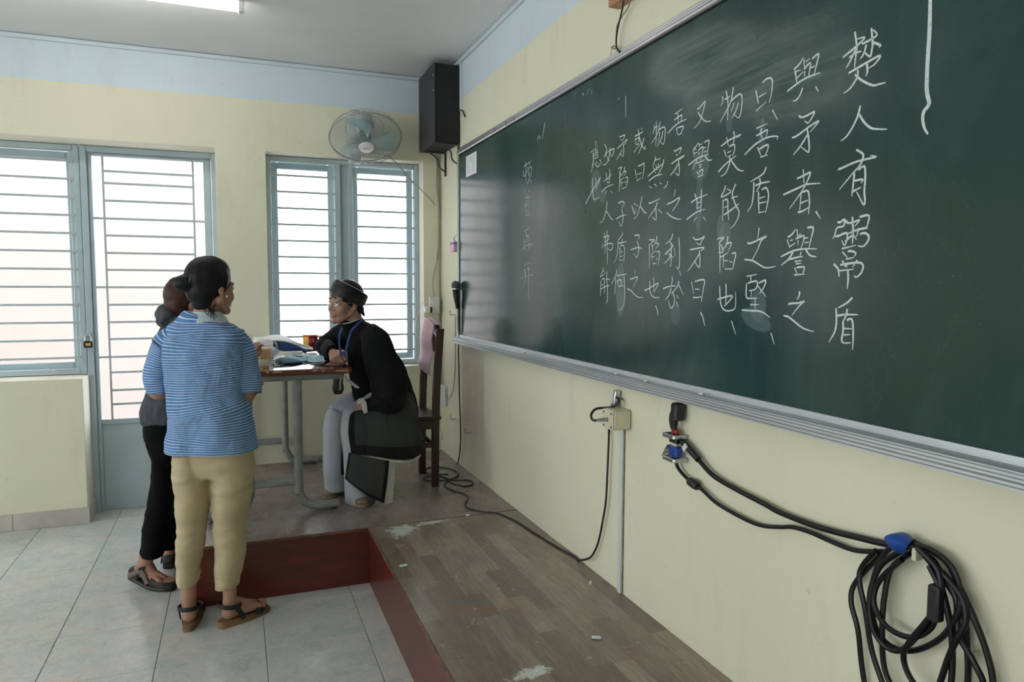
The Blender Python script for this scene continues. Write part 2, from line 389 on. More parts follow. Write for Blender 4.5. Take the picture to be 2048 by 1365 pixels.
# floor with one object for each tile
fl = MB().box((X0, Y0, -.12), (.2, .6, -.004)); floor = struct(fl, 'floor', M_grout, smooth=False)
TS = .4; ax, ay = -2.481, .061; tm = None
for i in range(-4, 7):
    for j in range(-1, 13):
        x0 = ax + i * TS; y1 = ay - j * TS; y0 = y1 - TS
        x1 = x0 + TS
        if x0 > -.8 or (x0 > -1.6 and y0 > -1.3) : continue
        if tm is None:
            t = MB().box((0, 0, -.03), (TS, TS, 0)); tm_mb = MB().box((.0012, .0012, -.03), (TS - .0012, TS - .0012, 0), bev=.0014)
            o = tm_mb.build('tile', M_tile, None, smooth=False); tm = o.data
            o.parent = floor
        else:
            o = bpy.data.objects.new('tile', tm); C.objects.link(o); o.parent = floor
        o.location = (x0, y0, 0)
# the rest of the floor beyond the picture
MB().box((X0, Y0, -.03), (ax - 4 * TS, .6, 0)).build('floor_far_part', M_tile, floor, smooth=False)
MB().box((ax - 4 * TS, Y0, -.03), (.2, ay - 13 * TS, 0)).build('floor_near_part', M_tile, floor, smooth=False)
struct(MB().box((X0, Y0, HC), (.2, .3, HC + .15)), 'ceiling', M_ceil, smooth=False)
struct(MB().box((0, Y0, -.05), (.2, .3, HC + .05)), 'wall_right', M_wall, smooth=False)
struct(MB().box((X0, Y0 - .2, -.05), (.2, Y0, HC + .05)), 'wall_front', M_wall, smooth=False)
# left wall, open to the yard through a long window band
struct(MB().box((X0 - .2, Y0, -.05), (X0, YW, .9)).box((X0 - .2, Y0, 2.4), (X0, YW, HC + .05)).box((X0 - .2, Y0, .9), (X0, Y0 + .8, 2.4))
       .box((X0 - .2, -3.4, .9), (X0, -2.9, 2.4)).box((X0 - .2, -.8, .9), (X0, YW, 2.4)), 'wall_left', M_wall, smooth=False)
# back wall with its two openings
DX0, DX1, WX0, WX1, ZT, ZS = -4.6, -1.457, -1.16, -.121, 2.318, .889
PX = -2.235; YD = .29; Y2 = YW + .24
wb = MB()
wb.box((X0, YW, -.05), (DX0, Y2, HC + .05)).box((DX0, YW, ZT), (0.1, Y2, HC + .05)).box((DX1, YW, -.05), (WX0, Y2, ZT)).box((WX0, YW, -.05), (WX1, Y2, ZS)).box((WX1, YW, -.05), (.1, Y2, ZT))
wb.box((DX0, YW, -.05), (PX, Y2 + .06, ZS))
struct(wb, 'wall_back', M_wall, smooth=False)
def slabs(name, l):
    b = MB()
    for a, c in l: b.box(a, c)
    return struct(b, name, M_reveal, smooth=False)
e = .002
slabs('trim_1', [((DX0, YW + e, ZT - e), (DX1, Y2, ZT)), ((DX1 - e, YW + e, 0), (DX1, Y2, ZT)), ((PX - .002, YW + .004, .1), (PX + e, Y2, ZS)), ((DX0, YW + .004, ZS), (PX, Y2, ZS + e))])
slabs('trim_2', [((WX0, YW + e, ZT - e), (WX1, Y2, ZT)), ((WX1 - e, YW + e, ZS), (WX1, Y2, ZT)), ((WX0, YW + e, ZS), (WX0 + e, Y2, ZT)), ((WX0, YW + .001, ZS), (WX1, Y2, ZS + .004))])
# conduit strips that run under the ceiling
M_trunk = mat('painted_conduit', (.60, .68, .74), .5, var=.05, vs=3)
tr = MB().box((X0, YW - .014, HC - .03), (-.02, YW, HC - .004), bev=.003); struct(tr, 'trim_3', M_trunk)
tr = MB().box((-.014, Y0, HC - .03), (0, -.02, HC - .004), bev=.003); struct(tr, 'trim_4', M_trunk)
# skirting of tile pieces on the pier left of the door
M_skirt = mat('skirting_tile', (.50, .47, .44), .35, var=.12, vs=7)
sk = empty('baseboard_left', (PX, YW, 0), kind='structure')
xs = [PX + .012, -2.62, -3.02, -3.42, -3.82, -4.22, -4.6]
for a, b in zip(xs, xs[1:]): MB().box((b + .0015, YW - .012, 0), (a, YW, .1), bev=.002).build('skirting_piece', M_skirt, sk)
MB().box((PX, YW + .001, 0), (PX + .012, Y2 - .005, .1), bev=.002).build('skirting_piece', M_skirt, sk)

# ---- windows and door
def bars(root, x0, x1, zs, y, hb=.013, name='bar'):
    for z in zs: MB().box((x0, y, z - hb / 2), (x1, y + .012, z + hb / 2)).build(name, M_bar, root, smooth=False)
def frame(b, x0, x1, z0, z1, y, w, d=.04, bev=.004):
    b.box((x0, y, z0), (x0 + w, y + d, z1), bev).box((x1 - w, y, z0), (x1, y + d, z1), bev).box((x0 + w, y, z1 - w), (x1 - w, y + d, z1), bev).box((x0 + w, y, z0), (x1 - w, y + d, z0 + w), bev); return b
YF = YW + .13
w2 = empty('window_2', (-.64, YF, ZS), kind='structure')
frame(MB(), WX0 + .003, WX1 - .003, ZS + .006, ZT - .004, YF, .034, .05).build('window_frame', M_frame, w2)
MB().box((-.712, YF - .004, ZS + .03), (-.672, YF + .05, ZT - .03), .004).build('mullion', M_frame, w2)
MB().box((-.620, YF + .002, ZS + .03), (-.586, YF + .05, ZT - .03), .004).box((-.672, YF + .02, ZS + .03), (-.62, YF + .03, ZT - .03)).build('sash_stile', M_frame, w2)
za = W(590, 352, y=YF).z; zb = W(600, 674, y=YF).z; dz = (za - zb) / 10
zl = [za - dz * k for k in range(12)]
bars(w2, WX0 + .03, -.70, zl, YF - .006)
za = W(740, 360, y=YF).z; zb = W(740, 701, y=YF).z; dz = (za - zb) / 11
bars(w2, -.60, WX1 - .03, [za - dz * k for k in range(12)], YF - .006)
# inner steps of the opened sashes behind the bars
frame(MB(), WX0 + .036, -.706, ZS + .04, ZT - .036, YF + .055, .045, .03).build('sash', M_frame, w2)
frame(MB(), -.592, WX1 - .036, ZS + .04, ZT - .036, YF + .055, .045, .03).build('sash', M_frame, w2)
MB().box((WX0 + .08, YF + .068, ZS + .08), (-.75, YF + .072, ZT - .08)).build('pane', M_glass, w2, smooth=False)
MB().box((-.55, YF + .068, ZS + .08), (WX1 - .08, YF + .072, ZT - .08)).build('pane', M_glass, w2, smooth=False)

w1 = empty('window_1', (-3.4, YD, ZS), kind='structure')
WR = W(157, 300, y=YD - .02).x
frame(MB(), DX0, WR, ZS + .004, ZT - .003, YD - .02, .036, .06).build('window_frame', M_frame, w1)
MB().box((WR - .058, YD - .012, ZS + .03), (WR - .034, YD + .02, ZT - .03), .003).build('sash_stile', M_frame, w1)
xm = -3.25
MB().box((xm - .03, YD - .025, ZS + .03), (xm + .03, YD + .02, ZT - .03), .004).build('mullion', M_frame, w1)
za = W(128, 321, y=YD - .02).z; zb = W(143, 716, y=YD - .02).z; dz = (za - zb) / 11
bars(w1, DX0 + .03, xm - .03, [za - dz * k for k in range(12)], YD - .026)
bars(w1, xm + .03, WR - .034, [za - dz * k for k in range(12)], YD - .026)
frame(MB(), xm + .03, WR - .036, ZS + .034, ZT - .04, YD + .035, .045, .03).build('sash', M_frame, w1)
frame(MB(), DX0 + .036, xm - .03, ZS + .034, ZT - .04, YD + .035, .045, .03).build('sash', M_frame, w1)
for a, c in ((xm + .075, WR - .081), (DX0 + .08, xm - .075)):
    MB().box((a, YD + .048, ZS + .08), (c, YD + .052, ZT - .085)).build('pane', M_glass, w1, smooth=False)
MB().tube([W(94, 737, y=YD - .04), W(112, 744, y=YD - .05), W(126, 749, y=YD - .045)], .004, 6).build('latch', M_alu, w1)

d1 = empty('door_1', (-1.85, YD, 0), kind='structure')
DL, DR = WR + .004, DX1 - .003
gx0, gx1 = W(183, 330, y=YD).x, W(408, 400, y=YD).x; gz0, gz1 = W(200, 841, y=YD).z, W(300, 318, y=YD).z
b = MB().box((DL, YD - .03, .0), (DL + .035, YD + .05, ZT - .003), .004).box((DR - .03, YD - .03, 0), (DR, YD + .05, ZT - .003), .004).box((DL + .035, YD - .03, ZT - .04), (DR - .03, YD + .05, ZT - .003), .004)
b.build('door_frame', M_frame, d1)
b = MB().box((DL + .038, YD - .012, .002), (gx0, YD + .03, ZT - .044), .004).box((gx1, YD - .012, .002), (DR - .033, YD + .03, ZT - .044), .004)
b.box((gx0, YD - .012, gz1), (gx1, YD + .03, ZT - .044), .004).box((gx0, YD - .012, gz0 - .03), (gx1, YD + .03, gz0), .004)
b.build('door_leaf', M_frame, d1)
MB().box((gx0, YD - .002, .002), (gx1, YD + .02, gz0 - .028), .004).build('kick_panel', M_frame, d1)
MB().box((gx0, YD + .016, gz0), (gx1, YD + .02, gz1)).build('pane', M_glass, d1, smooth=False)
vx0, vx1 = W(212, 500, y=YD).x, W(389, 450, y=YD).x
for k, vx in enumerate((vx0, vx1)): MB().box((vx - .006, YD - .008, gz0), (vx + .006, YD + .006, gz1)).build('bar', M_bar, d1, smooth=False)
for py in (342, 366, 401, 437, 471, 506, 540, 575, 610, 645, 679, 715, 746, 782, 810):
    z = W(207, py, y=YD - .005).z; full = py in (437, 575, 715)
    MB().box((gx0 if full else vx0, YD - .007, z - .0065), (gx1 if full else vx1, YD + .005, z + .0065)).build('bar', M_bar, d1, smooth=False)
MB().box((gx0 + .0, YD - .014, gz0 - .012), (gx1, YD - .010, gz0 + .004)).build('bead', M_frame, d1, smooth=False)
M_brass = mat('brass', (.6, .42, .15), .35, metal=.9)
M_steel = mat('steel', (.5, .5, .52), .3, metal=.95)
M_black = mat('black_plastic', (.012, .012, .014), .42)
pl = W(176, 685, y=YD - .06); pk = empty('padlock', pl, 'small black padlock hanging on the hasp of the grey metal door', 'padlock')
MB().box(pl + V((-.026, -.012, -.035)), pl + V((.026, .014, .008)), .006).build('lock_body', M_black, pk)
MB().box(pl + V((-.012, -.014, -.022)), pl + V((.016, -.011, -.004)), .002).build('plate', M_brass, pk)
MB().tube([pl + V((-.015, 0, 0)), pl + V((-.015, 0, .03)), pl + V((0, 0, .045)), pl + V((.015, 0, .03)), pl + V((.015, 0, 0))], .0042, 8).build('shackle', M_steel, pk)
MB().box(pl + V((-.012, .012, .02)), pl + V((.012, .052, .06)), .002).build('hasp', M_frame, pk)

# ---- outside: facing wall of the next building and the yard
M_pink = mat('pink_render', (.42, .36, .352), .9, var=.03, vs=1, bump=.1)
nb = MB().box((-9, 2.6, -.6), (-1.0, 3.0, 5.5)); o = nb.build('neighbour_building', M_pink, None, smooth=False)
o['kind'] = 'structure'
struct(MB().box((-14, .65, -.7), (9, 12, -.6)).box((-14, -12, -.7), (X0 - .25, .65, -.6)), 'ground_outside', mat('yard', (.45, .43, .40), .9, var=.1), smooth=False)

# ---- ceiling tube fittings
M_tube = mat('lit_tube', (1, .98, .95), .5, emit=TUBE)
M_fit = mat('white_enamel', (.8, .8, .8), .35)
for k, (x1, y, lab) in enumerate(((-1.285, -.96, 'lit fluorescent tube fitting on the ceiling above the door'),
        (-3.9, -5.3, 'lit ceiling tube fitting behind the viewpoint, nearer the blackboard end'),
(-3.9, -7.6, 'lit ceiling tube fitting in the rear corner of the room'))):
    t = empty('tube_light', (x1 - .62, y, HC), lab, 'ceiling light', 'fluorescent tube fittings')
    MB().box((x1 - 1.24, y - .03, HC - .03), (x1, y + .03, HC - .001), .004).build('housing', M_fit, t)
    MB().cyl((x1 - 1.21, y, HC - .06), (x1 - .03, y, HC - .06), .014, seg=14).build('tube', M_tube, t)
    for x in (x1 - 1.225, x1 - .015): MB().box((x - .013, y - .02, HC - .08), (x + .013, y + .02, HC - .028), .003).build('lamp_holder', M_fit, t)

# ================================================================ STAGE PLATFORMS
XP = -.782; YP = -1.44
ys0, ys1 = W(1033, 1020, z=HP).y, YP          # the seam is a little askew
far = empty('stage_platform', (-.8, -.7, 0), 'far wooden platform carrying the table and the chair, dark red front', 'platform', 'wooden stage platforms')
rp = MB().box((-1.6, YP, 0), (XP, YP + .018, HP - .012)).build('front_panel', M_red, far, smooth=False)
MB().box((-1.6, YP, 0), (-1.582, YW - .001, HP - .012)).build('side_panel', M_red, far, smooth=False)
MB().box((-1.582, YP + .02, HP - .03), (-.001, YW - .002, HP - .0125)).build('deck_base', M_dark, far, smooth=False)
MB().box((-1.604, YP - .004, HP - .014), (XP - .002, YP + .006, HP - .001), .002).build('edge_strip', M_edge, far)
def strip(x0, x1, y0, y1, par, m, clip=None):
    g = .00012
    a = MB(); pts = [(x0 + g, y0 + g), (x1 - g, y0 + g), (x1 - g, y1 - g), (x0 + g, y1 - g)]
    if clip: pts = [(x, max(y, clip(x))) if clip(x) > y0 - 1 else (x, y) for x, y in pts]
    vs = [(x, y, z) for z in (HP - .013, HP) for x, y in pts]
    a.add(vs, [(3, 2, 1, 0), (4, 5, 6, 7), (0, 1, 5, 4), (1, 2, 6, 5), (2, 3, 7, 6), (3, 0, 4, 7)])
    return a.build('strip', m, par, smooth=False)
seam = lambda x: YP + (ys0 - YP) * max(0, (x - XP)) / (-XP)
rnd = random.Random(3)
nrow = 15; hy = (YW - .002 - YP) / nrow
for r in range(nrow):
    y0 = YP + r * hy; x = -1.6 - rnd.random() * .4
    while x < -.001:
        x1 = min(x + rnd.uniform(.5, .8), -.001)
        if x1 > -1.55:
            xa = max(x, -1.6)
            if y0 + hy > seam(x1) + .01:
                cl = (lambda q: seam(q) + .003) if y0 < seam(x1) + .004 else None
                strip(xa, x1, y0, y0 + hy, far, M_strip2, cl)
        x = x1 if x1 > x else 1
near = empty('stage_platform', (-.39, -3.4, 0), 'near wooden platform under the blackboard, scuffed parquet top with chalk dust', 'platform', 'wooden stage platforms')
MB().box((XP, Y0 + .3, 0), (XP + .018, YP - .003, HP - .012)).build('side_panel', M_red, near, smooth=False)
MB().box((XP + .018, Y0 + .3, HP - .03), (-.001, YP - .003, HP - .0125)).build('deck_base', M_dark, near, smooth=False)
MB().box((XP - .004, Y0 + .3, HP - .014), (XP + .004, YP - .004, HP + .0005), .002).build('edge_strip', M_edge, near)
ncol = 11; wx = (-.001 - XP) / ncol
for c_ in range(ncol):
    x0 = XP + c_ * wx; y = YP - .003
    y = seam(x0 + wx / 2) - .007
    y -= 0; first = True; n = 0
    while y > -4.6:
        L = rnd.uniform(.18, .55) if not first else rnd.uniform(.08, .5)
        ya = y - L
        if first:
            g = .00012; a = MB(); pts = [(x0 + g, ya + g), (x0 + wx - g, ya + g), (x0 + wx - g, seam(x0 + wx) - .007), (x0 + g, seam(x0) - .007)]
            vs = [(q, s_, z) for z in (HP - .013, HP) for q, s_ in pts]
            a.add(vs, [(3, 2, 1, 0), (4, 5, 6, 7), (0, 1, 5, 4), (1, 2, 6, 5), (2, 3, 7, 6), (3, 0, 4, 7)]); a.build('strip', M_strip1, near, smooth=False); first = False
        else: strip(x0, x0 + wx, ya, y, near, M_strip1)
        y = ya
MB().box((XP + .001, Y0 + .3, HP - .0124), (-.001, -5.2, HP)).build('deck_rear', M_strip1, near, smooth=False)

# ================================================================ BLACKBOARD
def board_mat():
    m = mat('green_board', (.02, .06, .05), .3, spec=.42); nt = m.node_tree; b = nt.nodes['Principled BSDF']
    P, (X, Y, Z) = geo_xyz(nt)
    mp = nt.nodes.new('ShaderNodeMapping'); mp.inputs['Scale'].default_value = (1, 1.2, .5); mp.inputs['Rotation'].default_value = (.5, 0, 0); nt.links.new(P, mp.inputs[0])
    base = ramp(nt, ntex(nt, 1.5, P, 4), [(.3, (.010, .040, .036)), (.7, (.016, .052, .046))])
    # wiped chalk haze: long strokes of the duster
    sw = ramp(nt, ntex(nt, 2.2, mp.outputs[0], 7, .6, .8), [(.45, 0.), (.8, .35)]); c = mixc(nt, sw, base, (.10, .17, .16))
    def spot(cy, cz, ry, rz, ang=0):
        ca, sa = math.cos(ang), math.sin(ang); dy = mth(nt, 'SUBTRACT', Y, cy); dz = mth(nt, 'SUBTRACT', Z, cz)
        u = mth(nt, 'ADD', mth(nt, 'MULTIPLY', dy, ca), mth(nt, 'MULTIPLY', dz, sa)); v = mth(nt, 'SUBTRACT', mth(nt, 'MULTIPLY', dz, ca), mth(nt, 'MULTIPLY', dy, sa))
        d = mth(nt, 'SQRT', mth(nt, 'ADD', mth(nt, 'POWER', mth(nt, 'ABSOLUTE', mth(nt, 'DIVIDE', u, ry)), 2.0), mth(nt, 'POWER', mth(nt, 'ABSOLUTE', mth(nt, 'DIVIDE', v, rz)), 2.0)))
        return mth(nt, 'SUBTRACT', 1.0, d, clamp=True)
    def at(px, py): return W(px, py, x=-.026)
    a = at(1490, 150); g1 = spot(a.y, a.z, .42, .11, -.12); a = at(1400, 120); g2 = spot(a.y, a.z, .35, .12, .1); a = at(1600, 160); g3 = spot(a.y, a.z, .25, .10, -.2)
    mpa = nt.nodes.new('ShaderNodeMapping'); mpa.inputs['Scale'].default_value = (1, 2, 26); mpa.inputs['Rotation'].default_value = (.12, 0, 0); nt.links.new(P, mpa.inputs[0])
    st = ramp(nt, ntex(nt, 1.6, mpa.outputs[0], 7, .7, .9), [(.42, .05), (.68, 1.)])
    gl = mth(nt, 'MAXIMUM', mth(nt, 'MAXIMUM', g1, g2), g3)
    c = mixc(nt, mth(nt, 'MULTIPLY', mth(nt, 'MULTIPLY', mth(nt, 'POWER', gl, 1.1), st), .6), c, (.17, .24, .21))  # chalk smear, with the tube's glare on it painted into the colour
    blobs = [(1515, 612, .035, .05, 0, .5), (1510, 640, .07, .03, .3, .5), (1400, 330, .05, .05, 0, .45), (1397, 400, .018, .12, 0, .4), (1240, 580, .035, .11, 0, .5), (1190, 372, .05, .07, 0, .45), (1205, 392, .03, .03, 0, .4), (1448, 475, .03, .05, .2, .4), (1457, 245, .015, .03, 0, .4), (1523, 270, .014, .05, 0, .4), (1350, 628, .03, .04, 0, .3), (1440, 455, .02, .04, 0, .4)]
    for px, py, ry, rz, an, k in blobs:
        a = at(px, py); q = ramp(nt, spot(a.y, a.z, ry, rz, an), [(.02, 0.), (.18, 1.)]); c = mixc(nt, mth(nt, 'MULTIPLY', q, k), c, (.12, .19, .19))
    fine = ramp(nt, ntex(nt, 60, P, 3, .6), [(.73, 0.), (.77, 1.)]); c = mixc(nt, mth(nt, 'MULTIPLY', fine, .25), c, (.3, .35, .34))
    scr = mth(nt, 'ABSOLUTE', mth(nt, 'SUBTRACT', ntex(nt, 3, mp.outputs[0], 6, .7, 1.2), .52)); c = mixc(nt, mth(nt, 'MULTIPLY', ramp(nt, scr, [(0., 1.), (.003, 0.)]), .05), c, (.25, .33, .31))
    nt.links.new(c, b.inputs['Base Color'])
    nt.links.new(mth(nt, 'ADD', ramp(nt, ntex(nt, 4, mp.outputs[0], 5, .6), [(.3, .14), (.7, .21)]), mth(nt, 'MULTIPLY', mth(nt, 'POWER', gl, 1.2), .4)), b.inputs['Roughness'])
    return m
M_board = board_mat()
BY0, BY1 = -.455, -5.4; ZB0, ZB1 = 1.145, 2.285
bb = empty('blackboard', (0, -2.9, ZB0), 'long green chalkboard, covered in handwritten chalk characters', 'blackboard')
MB().box((-.024, BY1, ZB0), (-.002, BY0 - .02, ZB1)).build('writing_surface', M_board, bb, smooth=False)
zt = 2.322
MB().box((-.034, BY1, ZB1 - .002), (-.001, BY0, zt - .014), .004).box((-.026, BY1, zt - .016), (-.001, BY0, zt), .003).build('top_rail', M_alu, bb)
MB().box((-.0345, BY1, ZB1 + .011), (-.030, BY0 - .002, ZB1 + .0125)).build('rail_groove', M_dark, bb, smooth=False)
MB().box((-.030, BY1, ZB1 - .007), (-.024, BY0 - .022, ZB1 - .001)).build('under_rail_strip', M_dark, bb, smooth=False)  # thin dark strip along the underside of the top rail
M_green = mat('pale_green_alu', (.42, .52, .50), .4, metal=.5)
MB().box((-.033, BY0 - .024, ZB0 - .01), (-.001, BY0, ZB1 + .0), .004).build('side_rail', M_green, bb)
# chalk tray: sloping ledge with ridges
tb = MB()
prof = [(-.001, ZB0 + .002), (-.032, ZB0 + .002), (-.034, ZB0 - .014), (-.062, ZB0 - .022), (-.066, ZB0 - .014), (-.071, ZB0 - .016), (-.071, ZB0 - .034), (-.066, ZB0 - .040), (-.066, ZB0 - .052), (-.040, ZB0 - .056), (-.001, ZB0 - .056)]
vs = [(x, y, z) for y in (BY0 + .004, BY1) for x, z in prof]; n = len(prof)
tb.add(vs, [(i, (i + 1) % n, n + (i + 1) % n, n + i) for i in range(n)] + [tuple(range(n))[::-1], tuple(range(n, 2 * n))])
tb.build('chalk_tray', M_alu2, bb, smooth=False)
tb = MB()
for z, x in ((ZB0 - .020, -.0725), (ZB0 - .028, -.0725), (ZB0 - .0465, -.0675)): tb.box((x, BY1, z - .0012), (x + .004, BY0 + .002, z + .0012))
tb.build('tray_groove', mat('groove', (.25, .28, .3), .5, metal=.6), bb, smooth=False)
# joints of the top rail covers
for px in (990, 1012, 1028):
    p = W(px, 268, x=-.034)
    MB().box((-.0352, p.y - .001, ZB1), (-.033, p.y + .001, zt - .014)).build('rail_joint', M_dark, bb, smooth=False)
